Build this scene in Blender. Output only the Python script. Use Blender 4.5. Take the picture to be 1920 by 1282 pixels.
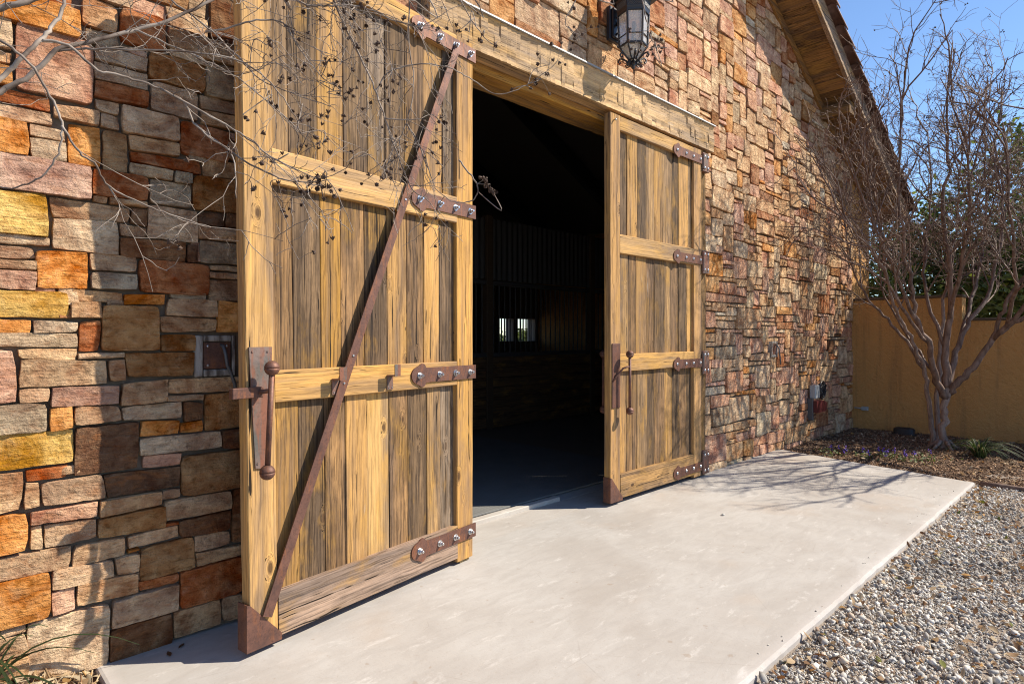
import bpy, bmesh, math, random
import numpy as np
from mathutils import Vector, Matrix, noise
R = math.radians
scene = bpy.context.scene
for o in list(bpy.data.objects): bpy.data.objects.remove(o)

# ------------------------------------------------------------------ camera, sky, sun, exposure
F, PHI, DIST, EYE, HZ = 1150.0, R(45.5), 3.42, 1.55, 628.0     # focal length and horizon in photo pixels (1920 wide)
cam_d = bpy.data.cameras.new('camera'); cam = bpy.data.objects.new('camera', cam_d)
scene.collection.objects.link(cam); scene.camera = cam
cam.location = (0, -DIST, EYE); cam.rotation_euler = (R(90), 0, PHI - R(90))
cam_d.sensor_width = 36; cam_d.lens = 36 * F / 1920; cam_d.shift_y = -(641 - HZ) / 1920
cam_d.clip_start = .05; cam_d.clip_end = 2000

SUN = Vector((1.2, -1.0, 1.42)).normalized()                    # towards the sun
w = bpy.data.worlds.new('World'); scene.world = w; w.use_nodes = True
wn = w.node_tree.nodes; wl = w.node_tree.links
bg = wn['Background']; sky = wn.new('ShaderNodeTexSky'); sky.sky_type = 'NISHITA'; sky.sun_disc = False
sky.sun_elevation = math.asin(SUN.z); sky.sun_rotation = math.atan2(SUN.x, SUN.y)
sky.air_density = 1.0; sky.dust_density = 0.0; sky.ozone_density = 4.5; sky.altitude = 900
wl.new(sky.outputs[0], bg.inputs[0]); bg.inputs[1].default_value = 0.122
sd = bpy.data.lights.new('sun', 'SUN'); sun = bpy.data.objects.new('sun', sd); scene.collection.objects.link(sun)
sd.energy = 5.0; sd.angle = R(0.53); sd.color = (1, .90, .74)
sun.rotation_euler = (-SUN).to_track_quat('-Z', 'Y').to_euler(); sun.location = (12, -10, 14)
vs = scene.view_settings; vs.view_transform = 'Standard'; vs.look = 'None'; vs.gamma = 1; vs.use_curve_mapping = False
vs.exposure = 0.70
scene.cycles.use_denoising = True; scene.cycles.denoiser = 'OPENIMAGEDENOISE'; scene.cycles.denoising_input_passes = 'RGB_ALBEDO_NORMAL'; scene.cycles.denoising_prefilter = 'NONE'; scene.cycles.use_adaptive_sampling = False; scene.cycles.sample_clamp_indirect = 4; scene.cycles.pixel_filter_type = 'BLACKMAN_HARRIS'; scene.cycles.filter_width = 1.1; scene.cycles.max_bounces = 8; scene.cycles.transparent_max_bounces = 8

FW = Vector((math.cos(PHI), math.sin(PHI), 0)); RT = Vector((math.sin(PHI), -math.cos(PHI), 0)); CAM = Vector((0, -DIST, EYE))
def at(u, v, d): return CAM + (FW + RT * ((u - 960) / F) + Vector((0, 0, (HZ - v) / F))) * d
def proj(p):
    q = Vector(p) - CAM; z = q.dot(FW)
    return (960 + F * q.dot(RT) / z, HZ - F * q.z / z, z) if z > .05 else (-9999, 0, z)
def onwall(u, v, y=0.0):
    r = FW + RT * ((u - 960) / F) + Vector((0, 0, (HZ - v) / F)); t = (y + DIST) / r.y
    return CAM + r * t

# ------------------------------------------------------------------ materials
MATS = {}
class NT:
    def __init__(s, name):
        s.m = bpy.data.materials.new(name); s.m.use_nodes = True; s.t = s.m.node_tree; s.n = s.t.nodes; s.l = s.t.links
        s.p = s.n['Principled BSDF']; MATS[name] = s.m
    def node(s, typ, **kw):
        n = s.n.new(typ)
        for k, v in kw.items(): setattr(n, k, v)
        return n
    def inp(s, sock, v):
        if v is None: return
        if isinstance(v, bpy.types.NodeSocket): s.l.new(v, sock)
        elif isinstance(v, (tuple, list)) and len(v) == 3 and sock.type == 'RGBA': sock.default_value = (*v, 1)
        else: sock.default_value = v
    def attr(s, name): n = s.node('ShaderNodeAttribute'); n.attribute_name = name; return n
    def pos(s): return s.node('ShaderNodeNewGeometry').outputs['Position']
    def mapv(s, vec, scale=(1, 1, 1), loc=(0, 0, 0)):
        n = s.node('ShaderNodeMapping'); s.inp(n.inputs['Vector'], vec); n.inputs['Scale'].default_value = scale; n.inputs['Location'].default_value = loc; return n.outputs[0]
    def noise(s, vec, scale=5, detail=4, rough=.55, dist=0):
        n = s.node('ShaderNodeTexNoise'); s.inp(n.inputs['Vector'], vec); n.inputs['Scale'].default_value = scale
        n.inputs['Detail'].default_value = detail; n.inputs['Roughness'].default_value = rough; n.inputs['Distortion'].default_value = dist; return n.outputs[0]
    def voro(s, vec, scale=5, feature='F1', out=0, rnd=1.0):
        n = s.node('ShaderNodeTexVoronoi', feature=feature); s.inp(n.inputs['Vector'], vec); n.inputs['Scale'].default_value = scale
        n.inputs['Randomness'].default_value = rnd; return n.outputs[out]
    def ramp(s, fac, stops):
        n = s.node('ShaderNodeValToRGB'); s.inp(n.inputs[0], fac); e = n.color_ramp.elements
        while len(e) < len(stops): e.new(.5)
        for el, (p, c) in zip(e, stops): el.position = p; el.color = (c, c, c, 1) if isinstance(c, (int, float)) else (*c, 1)
        return n.outputs[0]
    def mix(s, fac, a, b, mode='MIX'):
        n = s.node('ShaderNodeMix', data_type='RGBA', blend_type=mode); s.inp(n.inputs[0], fac); s.inp(n.inputs[6], a); s.inp(n.inputs[7], b); return n.outputs[2]
    def math(s, op, a, b=None, c=None):
        n = s.node('ShaderNodeMath', operation=op); s.inp(n.inputs[0], a); s.inp(n.inputs[1], b)
        if c is not None: s.inp(n.inputs[2], c)
        return n.outputs[0]
    def hsv(s, col, h=.5, sa=1., v=1.):
        n = s.node('ShaderNodeHueSaturation'); s.inp(n.inputs[0], h); s.inp(n.inputs[1], sa); s.inp(n.inputs[2], v); s.inp(n.inputs[4], col); return n.outputs[0]
    def bump(s, h, strength=.5, dist=.01, prev=None):
        n = s.node('ShaderNodeBump'); s.inp(n.inputs['Height'], h); n.inputs['Strength'].default_value = strength; n.inputs['Distance'].default_value = dist
        if prev is not None: s.l.new(prev, n.inputs['Normal'])
        return n.outputs[0]
    def out(s, col=None, rough=None, normal=None, metal=None, spec=None):
        s.inp(s.p.inputs['Base Color'], col); s.inp(s.p.inputs['Roughness'], rough)
        if normal is not None: s.l.new(normal, s.p.inputs['Normal'])
        s.inp(s.p.inputs['Metallic'], metal); s.inp(s.p.inputs['Specular IOR Level'], spec); return s.m

def build_materials():
    # weathered wood: Col = board colour, alpha = how weathered; gc = (across, depth, along) per board
    m = NT('wood'); a = m.attr('Col'); g = m.attr('gc').outputs['Vector']
    warp = m.noise(m.mapv(g, (5, 5, 1.6)), 1.0, 3, .5)
    wv = m.node('ShaderNodeVectorMath', operation='MULTIPLY_ADD'); m.l.new(warp, wv.inputs[0]); wv.inputs[1].default_value = (.05, .05, 0); m.l.new(g, wv.inputs[2])
    kn = m.voro(m.mapv(g, (4.6, 4.6, 2.1)), 1.0, 'F1', 0)                                     # sparse knots push the grain aside
    kpush = m.ramp(kn, [(0.0, 1.0), (.17, 0.0)])
    kv = m.node('ShaderNodeVectorMath', operation='MULTIPLY_ADD'); m.l.new(kpush, kv.inputs[0]); kv.inputs[1].default_value = (.05, .05, 0); m.l.new(wv.outputs[0], kv.inputs[2])
    gv = kv.outputs[0]
    fine = m.noise(m.mapv(gv, (105, 105, 1.8)), 1.0, 6, .72)
    med = m.noise(m.mapv(gv, (52, 52, .7)), 1.0, 5, .65)
    broad = m.noise(m.mapv(gv, (11, 11, .75)), 1.0, 4, .6, .6)
    blot = m.noise(m.mapv(g, (6, 6, 2.2)), 1.0, 5, .65)
    col = a.outputs['Color']
    col = m.mix(m.ramp(broad, [(.36, 0), (.62, 1)]), m.hsv(col, .492, .85, .58), m.hsv(col, .498, 1.08, 1.25))
    wear = m.math('MULTIPLY', m.ramp(m.math('ADD', m.math('MULTIPLY', med, .55), m.math('MULTIPLY', blot, .5)), [(.40, 0), (.60, 1)]), a.outputs['Alpha'])
    col = m.mix(wear, col, (.095, .06, .034))
    col = m.mix(m.math('MULTIPLY', m.ramp(blot, [(.53, 0), (.68, 1)]), .5), col, (.62, .34, .075))
    col = m.mix(m.math('MULTIPLY', m.ramp(fine, [(.38, .95), (.53, 0)]), m.math('MULTIPLY_ADD', a.outputs['Alpha'], .65, .38)), col, m.hsv(col, .492, .95, .26))
    col = m.mix(m.math('MULTIPLY', m.ramp(med, [(.36, .95), (.48, 0)]), m.math('MULTIPLY_ADD', a.outputs['Alpha'], .7, .35)), col, m.hsv(col, .495, .9, .28))
    pale = m.ramp(m.noise(m.mapv(g, (9, 9, 1.4), (7, 3, 1)), 1.0, 6, .7), [(.66, 0), (.74, .5)])
    col = m.mix(pale, col, (.42, .36, .30))
    crack = m.ramp(m.noise(m.mapv(gv, (75, 75, .55), (3, 1, 4)), 1.0, 2, .5), [(.315, 1), (.335, 0)])
    col = m.mix(crack, col, (.02, .013, .008))
    col = m.mix(m.ramp(kn, [(.045, .85), (.085, 0)]), col, (.06, .03, .015))
    ring = m.math('SINE', m.math('MULTIPLY', kn, 190))
    col = m.mix(m.math('MULTIPLY', m.ramp(kn, [(.05, .4), (.17, 0)]), m.ramp(ring, [(0.2, 0), (.8, 1)])), col, (.14, .075, .03))
    nail = m.voro(m.mapv(g, (9, 9, 2.6), (1.7, .4, 2.2)), 1.0, 'F1', 0)
    col = m.mix(m.ramp(nail, [(.028, .9), (.04, 0)]), col, (.03, .02, .015))
    h = m.math('ADD', m.math('MULTIPLY', fine, .55), m.math('MULTIPLY', med, .8))
    h = m.math('SUBTRACT', h, m.math('MULTIPLY', crack, .9))
    m.out(col, m.ramp(fine, [(.3, .95), (.7, .72)]), m.bump(h, .75, .006), spec=.25)
    # stone: Col = stone colour
    m = NT('stone'); a = m.attr('Col'); p = m.attr('gc').outputs['Vector']
    n1 = m.noise(p, 6, 6, .62, .5); n2 = m.noise(m.mapv(p, (1, 1, 1), (5, 9, 2)), 24, 7, .72); n3 = m.noise(m.mapv(p, (1, 1, 1), (2, 3, 8)), 75, 5, .65)
    n4 = m.noise(m.mapv(p, (1, 1, 2.2), (12, 1, 3)), 7, 6, .65, 1.5); n5 = m.noise(m.mapv(p, (1, 1, 1), (22, 15, 6)), 4.5, 5, .6, .8); strat = m.noise(m.mapv(p, (1.2, 1.2, 5.5), (1, 7, 3)), 8, 6, .65, .8)
    col = a.outputs['Color']
    col = m.mix(m.ramp(n1, [(.36, 0), (.66, 1)]), m.hsv(col, .486, 1.18, .58), m.hsv(col, .510, .95, 1.25))
    col = m.mix(m.ramp(n4, [(.53, 0), (.66, .62)]), col, m.mix(.55, col, (.42, .15, .04)))
    col = m.mix(m.ramp(n5, [(.56, 0), (.68, .55)]), col, m.mix(.5, col, (.56, .42, .25)))
    col = m.mix(m.ramp(strat, [(.36, .6), (.48, 0)]), col, m.hsv(col, .492, 1.1, .48))
    col = m.mix(m.ramp(n2, [(.36, .7), (.46, 0)]), col, m.hsv(col, .495, 1.1, .48))
    col = m.mix(m.ramp(n2, [(.56, 0), (.70, .55)]), col, m.hsv(col, .503, .85, 1.45))
    col = m.mix(m.ramp(n3, [(.31, .45), (.43, 0)]), col, m.hsv(col, .5, 1.05, .55))
    lich = m.ramp(m.noise(m.mapv(p, (1, 1, 1), (31, 4, 7)), 5, 7, .72), [(.62, 0), (.68, .6)])
    col = m.mix(m.math('MULTIPLY', lich, .6), col, (.07, .05, .038))
    rid = m.voro(m.mapv(p, (1, 1, 1.7)), 13, 'F1', 0)
    h = m.math('ADD', m.math('MULTIPLY', n1, 2.0), m.math('ADD', m.math('MULTIPLY', n2, 1.1), m.math('MULTIPLY', n3, .25)))
    h = m.math('ADD', h, m.math('ADD', m.math('MULTIPLY', rid, .35), m.math('MULTIPLY', strat, 1.0)))
    m.out(col, .94, m.bump(h, 1.0, .019), spec=.2)
    m = NT('mortar'); p = m.pos(); n = m.noise(p, 40, 5, .6)
    m.out(m.mix(n, (.08, .06, .044), (.19, .15, .11)), .95, m.bump(n, .6, .01))
    m = NT('concrete'); p = m.pos(); n1 = m.noise(p, 1.1, 5, .6, .5); n2 = m.noise(m.mapv(p, (1, 2.6, 1)), 4.5, 6, .62, .8); n3 = m.noise(p, 60, 4, .6); n4 = m.noise(m.mapv(p, (.8, 2.2, 1), (3, 7, 0)), 4.5, 8, .75, .3)
    col = m.mix(m.ramp(n1, [(.35, 0), (.65, 1)]), (.365, .335, .308), (.45, .432, .412))
    col = m.mix(m.ramp(n2, [(.34, .45), (.58, 0)]), col, (.33, .305, .285))
    col = m.mix(m.ramp(n4, [(.57, 0), (.69, .65)]), col, (.58, .56, .54))
    col = m.mix(m.ramp(n3, [(.30, .45), (.42, 0)]), col, (.33, .29, .25))
    sp = m.noise(m.mapv(p, (1, 1, 1), (9, 2, 1)), 14, 3, .5); col = m.mix(m.ramp(sp, [(.69, 0), (.73, .5)]), col, (.30, .24, .19))
    st = m.noise(m.mapv(p, (1, 1, 1), (4, 12, 1)), .9, 4, .6); col = m.mix(m.ramp(st, [(.56, 0), (.74, .5)]), col, (.40, .30, .22))
    hair = m.voro(m.mapv(p, (1, 1, 1)), 1.3, 'DISTANCE_TO_EDGE', 0)
    wob = m.noise(p, 5, 4, .6); hr = m.math('MULTIPLY', m.ramp(hair, [(.0, 1), (.0035, 0)]), m.ramp(wob, [(.48, 0), (.6, .35)]))
    col = m.mix(hr, col, (.25, .21, .18))
    a = m.attr('Col').outputs['Color']
    col = m.mix(1.0, col, a, 'MULTIPLY')
    m.out(col, m.ramp(n2, [(.3, .9), (.7, .68)]), m.bump(m.math('ADD', m.math('MULTIPLY', n3, .5), n2), .35, .004), spec=.3)
    m = NT('stucco'); p = m.pos(); n1 = m.noise(p, 2, 5, .6); n2 = m.noise(p, 55, 5, .65); n3 = m.noise(m.mapv(p, (3, 3, .5)), 2.2, 4, .6)
    col = m.mix(n1, (.52, .265, .085), (.60, .315, .11)); col = m.mix(m.ramp(n3, [(.55, 0), (.75, .4)]), col, (.42, .21, .07))
    n4 = m.noise(m.mapv(p, (6, 6, .35), (3, 1, 2)), 1.6, 5, .65); col = m.mix(m.ramp(n4, [(.54, 0), (.70, .45)]), col, (.24, .135, .06)); n5 = m.noise(m.mapv(p, (1, 1, 1), (8, 8, 8)), 5, 6, .7); col = m.mix(m.ramp(n5, [(.56, 0), (.70, .35)]), col, (.62, .38, .16))
    m.out(col, .93, m.bump(m.math('ADD', n2, m.math('MULTIPLY', m.noise(p, 14, 5, .6), 1.6)), 1.0, .02))
    m = NT('dirt'); p = m.pos(); n1 = m.noise(p, 2.5, 6, .6); n2 = m.noise(p, 90, 5, .7)
    col = m.mix(n1, (.34, .28, .23), (.42, .355, .295)); col = m.mix(m.ramp(n2, [(.35, .7), (.6, 0)]), col, (.14, .11, .085))
    m.out(col, .96, m.bump(n2, 1, .012))
    m = NT('bed'); p = m.pos(); n1 = m.noise(p, 9, 6, .65); n2 = m.noise(p, 60, 5, .7)
    col = m.mix(n1, (.08, .045, .025), (.20, .12, .07)); col = m.mix(m.ramp(n2, [(.35, .7), (.6, 0)]), col, (.03, .018, .012))
    m.out(col, .96, m.bump(n2, 1, .02))
    for nm, rough, tr in (('chips', .85, 0), ('pebble', .8, 0), ('leaf', .6, .35), ('dryleaf', .75, .25)):
        m = NT(nm); a = m.attr('Col').outputs['Color']; p = m.pos(); n = m.noise(p, 130, 4, .6)
        col = m.mix(m.ramp(n, [(.3, .45), (.6, 0)]), a, m.hsv(a, .5, 1, .6))
        m.out(col, rough, m.bump(n, .4, .003), spec=.3)
        if tr:
            t = m.node('ShaderNodeBsdfTranslucent'); m.inp(t.inputs[0], m.hsv(col, .49, 1.2, 1.3)); mx = m.node('ShaderNodeMixShader'); mx.inputs[0].default_value = tr
            m.l.new(m.p.outputs[0], mx.inputs[1]); m.l.new(t.outputs[0], mx.inputs[2]); m.l.new(mx.outputs[0], m.n['Material Output'].inputs[0])
    m = NT('rust'); p = m.node('ShaderNodeTexCoord').outputs['Object']; n1 = m.noise(p, 9, 6, .65, .5); n2 = m.noise(p, 90, 5, .65); n3 = m.noise(m.mapv(p, (2, 2, .5)), 16, 5, .7)
    col = m.mix(m.ramp(n1, [(.35, 0), (.65, 1)]), (.105, .05, .038), (.185, .088, .062)); col = m.mix(m.ramp(n3, [(.50, 0), (.66, .75)]), col, (.27, .10, .04)); n4 = m.noise(m.mapv(p, (1, 1, 1), (5, 2, 8)), 5, 5, .65); col = m.mix(m.ramp(n4, [(.54, 0), (.68, .6)]), col, (.055, .035, .032))
    col = m.mix(m.ramp(n2, [(.33, .6), (.5, 0)]), col, (.06, .03, .025))
    m.out(col, m.ramp(n1, [(.3, .72), (.7, .48)]), m.bump(n2, .35, .002), .35)
    m = NT('plate'); p = m.node('ShaderNodeTexCoord').outputs['Object']; n1 = m.noise(p, 6, 5, .6, .8); n2 = m.noise(m.mapv(p, (9, 9, 1.2)), 3, 6, .7, .6); n3 = m.noise(p, 70, 5, .65)
    col = m.mix(m.ramp(n1, [(.40, 0), (.62, 1)]), (.115, .11, .10), (.20, .145, .125)); col = m.mix(m.ramp(n2, [(.42, 0), (.58, .9)]), col, (.24, .09, .05))
    col = m.mix(m.ramp(n3, [(.3, .5), (.5, 0)]), col, (.06, .04, .035))
    m.out(col, .6, m.bump(n3, .3, .002), .3)
    m = NT('steel'); n = m.noise(m.pos(), 60, 3, .5); m.out(m.mix(n, (.72, .72, .73), (.5, .5, .5)), m.ramp(n, [(.3, .22), (.7, .42)]), metal=1.0)
    m = NT('galvanised'); n = m.noise(m.pos(), 25, 4, .6); m.out(m.mix(n, (.30, .32, .34), (.42, .44, .46)), .6, metal=.2)
    m = NT('iron'); n = m.noise(m.pos(), 70, 4, .6); m.out(m.mix(n, (.012, .012, .016), (.03, .03, .038)), .38, m.bump(n, .2, .002), spec=.5)
    m = NT('lampglass'); p = m.node('ShaderNodeTexCoord').outputs['Object']; n = m.noise(m.mapv(p, (60, 60, 9)), 1, 3, .6)
    m.out((.78, .77, .74), m.ramp(n, [(.3, .12), (.7, .4)]), m.bump(n, .5, .004)); m.p.inputs['Transmission Weight'].default_value = .55
    m = NT('bark'); p = m.node('ShaderNodeTexCoord').outputs['Object']; n1 = m.noise(m.mapv(p, (1, 1, .25)), 22, 5, .6, .6); n2 = m.noise(m.mapv(p, (1, 1, .3)), 60, 4, .6)
    col = m.mix(m.ramp(n1, [(.35, 0), (.65, 1)]), (.165, .10, .075), (.32, .235, .19)); col = m.mix(m.ramp(n2, [(.3, .6), (.5, 0)]), col, (.11, .06, .045))
    m.out(col, .75, m.bump(n1, .4, .006))
    m = NT('limbbark'); p = m.node('ShaderNodeTexCoord').outputs['Object']; n1 = m.noise(m.mapv(p, (1, 1, .3)), 18, 5, .6, .6); m.out(m.mix(m.ramp(n1, [(.38, 0), (.66, 1)]), (.085, .045, .032), (.225, .145, .11)), .7, m.bump(n1, .4, .006))
    m = NT('twig'); n1 = m.noise(m.pos(), 14, 4, .6); m.out(m.mix(m.ramp(n1, [(.35, 0), (.7, 1)]), (.085, .045, .032), (.20, .125, .09)), .75)
    m = NT('greytwig'); n1 = m.noise(m.pos(), 14, 4, .6); m.out(m.mix(m.ramp(n1, [(.35, 0), (.65, 1)]), (.085, .055, .040), (.36, .30, .25)), .72)
    m = NT('pod'); n1 = m.noise(m.pos(), 60, 3, .6); m.out(m.mix(n1, (.035, .02, .014), (.10, .055, .035)), .8)
    m = NT('oakbark'); n1 = m.noise(m.mapv(m.pos(), (1, 1, .3)), 20, 5, .6); m.out(m.mix(n1, (.05, .038, .03), (.14, .11, .09)), .9, m.bump(n1, .8, .02))
    m = NT('tile'); n1 = m.noise(m.pos(), 6, 5, .6); n2 = m.noise(m.pos(), 60, 4, .6); m.out(m.mix(m.ramp(n1, [(.35, 0), (.65, 1)]), (.13, .068, .05), (.27, .145, .105)), .65, m.bump(n2, .4, .006))
    m = NT('roofing'); m.out((.17, .15, .13), .8)
    m = NT('rubber'); g = m.pos(); n = m.voro(g, 28, 'F1', 0, 0.15); m.out(m.mix(m.noise(g, 4, 4, .6), (.12, .122, .12), (.20, .20, .195)), .8, m.bump(n, .6, .006))
    m = NT('darkwood'); n = m.noise(m.mapv(m.pos(), (1, 9, 9)), 3, 5, .6); m.out(m.mix(n, (.06, .04, .024), (.13, .085, .052)), .8, m.bump(n, .4, .004))
    m = NT('darkmetal'); m.out((.10, .10, .105), .5, metal=.2)
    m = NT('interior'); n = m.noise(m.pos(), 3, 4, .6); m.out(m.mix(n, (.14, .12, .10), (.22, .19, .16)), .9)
    m = NT('redbox'); m.out((.085, .009, .011), .5)
    m = NT('greybox'); n = m.noise(m.pos(), 30, 4, .6); m.out(m.mix(n, (.30, .33, .36), (.42, .45, .48)), .5, metal=.3)
    m = NT('blackplastic'); n = m.noise(m.pos(), 30, 4, .6); m.out(m.mix(n, (.010, .010, .012), (.022, .022, .024)), .55)
    m = NT('limestone'); p = m.pos(); n1 = m.noise(p, 30, 5, .7); n2 = m.noise(m.mapv(p, (1, 1, .2)), 28, 5, .6)
    col = m.mix(m.ramp(n2, [(.4, 0), (.6, 1)]), (.10, .075, .06), (.40, .36, .32)); m.out(col, .9, m.bump(n1, .6, .01))
    m = NT('flower'); m.out((.13, .05, .42), .6)
build_materials()

# ------------------------------------------------------------------ mesh helpers
COLL = scene.collection
def hashf(*k): return random.Random(repr(k)).random()
class MB:
    def __init__(s): s.v = []; s.f = []; s.c = []; s.g = []
    def add(s, vs, fs, col=(1, 1, 1, 1), gc=None):
        o = len(s.v); s.v += [tuple(x) for x in vs]
        if len(col) == 3: col = (*col, 1)
        s.c += [col] * len(vs); s.g += [tuple(x) for x in (gc if gc is not None else vs)]
        s.f += [tuple(i + o for i in f) for f in fs]
    def build(s, name, mat, parent=None, smooth=False, fix=True):
        me = bpy.data.meshes.new(name); me.from_pydata(s.v, [], s.f)
        if len(s.v):
            a = me.attributes.new('Col', 'FLOAT_COLOR', 'POINT'); a.data.foreach_set('color', np.array(s.c, dtype=np.float32).ravel())
            a = me.attributes.new('gc', 'FLOAT_VECTOR', 'POINT'); a.data.foreach_set('vector', np.array(s.g, dtype=np.float32).ravel())
        if fix:
            bm = bmesh.new(); bm.from_mesh(me); bmesh.ops.recalc_face_normals(bm, faces=bm.faces); bm.to_mesh(me); bm.free()
        if smooth: me.polygons.foreach_set('use_smooth', [True] * len(me.polygons))
        me.materials.append(MATS[mat]); me.update()
        return link(name, me, parent)
def link(name, me, parent=None):
    o = bpy.data.objects.new(name, me); COLL.objects.link(o)
    if parent is not None: o.parent = parent
    return o
def tag(o, label=None, cat=None, group=None, kind=None):
    if label: o['label'] = label
    if cat: o['category'] = cat
    if group: o['group'] = group
    if kind: o['kind'] = kind
    return o
def thing(name, loc, label, cat, group=None, rotz=0.0):
    o = bpy.data.objects.new(name, None); COLL.objects.link(o); o.location = loc; o.rotation_euler = (0, 0, rotz); o.empty_display_size = .2
    tag(o, label, cat, group, 'thing'); return o
def box(mb, lo, hi, col=(1, 1, 1, 1), ch=.0, gc=None):
    lo = Vector(lo); hi = Vector(hi)
    if ch <= 0:
        vs = [(x, y, z) for x in (lo.x, hi.x) for y in (lo.y, hi.y) for z in (lo.z, hi.z)]
        fs = [(0, 1, 3, 2), (4, 6, 7, 5), (0, 4, 5, 1), (2, 3, 7, 6), (0, 2, 6, 4), (1, 5, 7, 3)]
        mb.add(vs, fs, col, gc); return
    bm = bmesh.new(); bmesh.ops.create_cube(bm, size=1)
    for v in bm.verts: v.co = Vector([lo[i] + (v.co[i] + .5) * (hi[i] - lo[i]) for i in range(3)])
    bmesh.ops.bevel(bm, geom=bm.edges[:], offset=ch, segments=1, affect='EDGES', profile=.5)
    bm.verts.index_update(); mb.add([v.co[:] for v in bm.verts], [[v.index for v in f.verts] for f in bm.faces], col); bm.free()
_bseed = [0]
def board(mb, lo, hi, axis, col, wear=.5, ch=.004, nseg=7, jit=.0025, warp=None):
    """a sawn board along `axis` with chamfered, slightly uneven edges"""
    _bseed[0] += 1; rng = random.Random(_bseed[0] * 7 + 3); ax = axis; a, b = [i for i in range(3) if i != ax]
    offs = (rng.uniform(0, 40), rng.uniform(0, 40), rng.uniform(0, 60)); vs = []; gc = []; fs = []
    prof = [(0, 0, ch, 0), (1, 0, -ch, 0), (1, 0, 0, ch), (1, 1, 0, -ch), (1, 1, -ch, 0), (0, 1, ch, 0), (0, 1, 0, -ch), (0, 0, 0, ch)]
    ph = [rng.uniform(0, 9) for _ in range(4)]
    for k in range(nseg + 1):
        t = k / nseg; L = lo[ax] + (hi[ax] - lo[ax]) * t
        ja = [math.sin(t * 7 + ph[0]) * jit * .6 + rng.uniform(-jit, jit) * .6, math.sin(t * 6 + ph[1]) * jit * .6 + rng.uniform(-jit, jit) * .6]
        for (pa, pb, oa, ob) in prof:
            p = [0, 0, 0]; p[ax] = L
            p[a] = (hi[a] if pa else lo[a]) + oa + ja[pa] * (-1 if pa else 1) * .7
            p[b] = (hi[b] if pb else lo[b]) + ob + rng.uniform(-jit, jit) * .25
            if warp: p = list(warp(p))
            vs.append(tuple(p)); gc.append((p[a] + offs[0], p[b] + offs[1], p[ax] + offs[2]))
    for k in range(nseg):
        for i in range(8): fs.append((k * 8 + i, k * 8 + (i + 1) % 8, (k + 1) * 8 + (i + 1) % 8, (k + 1) * 8 + i))
    fs.append(tuple(range(7, -1, -1))); fs.append(tuple(nseg * 8 + i for i in range(8)))
    mb.add(vs, fs, (*col[:3], wear), gc)
def wood(name, parent, lo, hi, axis, col, wear=.5, **k):
    mb = MB(); board(mb, lo, hi, axis, col, wear, **k); return mb.build(name, 'wood', parent)
def tube(mb, pts, radii, sides=6, col=(1, 1, 1, 1), cap=True):
    pts = [Vector(p) for p in pts]; n = len(pts)
    if isinstance(radii, (int, float)): radii = [radii] * n
    vs = []; fs = []; up = None
    for i in range(n):
        t = (pts[min(i + 1, n - 1)] - pts[max(i - 1, 0)])
        t = t.normalized() if t.length > 1e-9 else Vector((0, 0, 1))
        if up is None: up = t.orthogonal().normalized()
        else:
            up = up - t * up.dot(t); up = up.normalized() if up.length > 1e-6 else t.orthogonal().normalized()
        bn = t.cross(up)
        for s in range(sides):
            an = 2 * math.pi * s / sides; vs.append(pts[i] + (up * math.cos(an) + bn * math.sin(an)) * radii[i])
    for i in range(n - 1):
        for s in range(sides): fs.append((i * sides + s, i * sides + (s + 1) % sides, (i + 1) * sides + (s + 1) % sides, (i + 1) * sides + s))
    if cap: fs.append(tuple(range(sides - 1, -1, -1))); fs.append(tuple((n - 1) * sides + s for s in range(sides)))
    mb.add(vs, fs, col)
def lathe(mb, prof, centre, sides=12, col=(1, 1, 1, 1), axis=2, rot=0.0):
    """prof = [(radius, height)] about `axis` through centre"""
    vs = []; fs = []; n = len(prof); c = Vector(centre)
    for (r, h) in prof:
        for s in range(sides):
            an = 2 * math.pi * s / sides + rot; p = [r * math.cos(an), r * math.sin(an)]; p.insert(axis, h); vs.append(c + Vector(p))
    for i in range(n - 1):
        for s in range(sides): fs.append((i * sides + s, i * sides + (s + 1) % sides, (i + 1) * sides + (s + 1) % sides, (i + 1) * sides + s))
    fs.append(tuple(range(sides - 1, -1, -1))); fs.append(tuple((n - 1) * sides + s for s in range(sides)))
    mb.add(vs, fs, col)
def ball(mb, c, r, seg=12, rings=8, sc=(1, 1, 1)):
    prof = [(max(1e-4, r * math.sin(math.pi * i / rings)), -r * math.cos(math.pi * i / rings)) for i in range(rings + 1)]
    vs0 = len(mb.v); lathe(mb, prof, (0, 0, 0), seg)
    for i in range(vs0, len(mb.v)): v = mb.v[i]; mb.v[i] = (v[0] * sc[0] + c[0], v[1] * sc[1] + c[1], v[2] * sc[2] + c[2])
def prism(mb, outline, y0, y1, col=(1, 1, 1, 1)):
    """outline of (x, z) points extruded in y"""
    n = len(outline); vs = [(x, y0, z) for x, z in outline] + [(x, y1, z) for x, z in outline]
    fs = [tuple(range(n)), tuple(range(2 * n - 1, n - 1, -1))] + [(i, (i + 1) % n, n + (i + 1) % n, n + i) for i in range(n)]
    mb.add(vs, fs, col)

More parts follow.
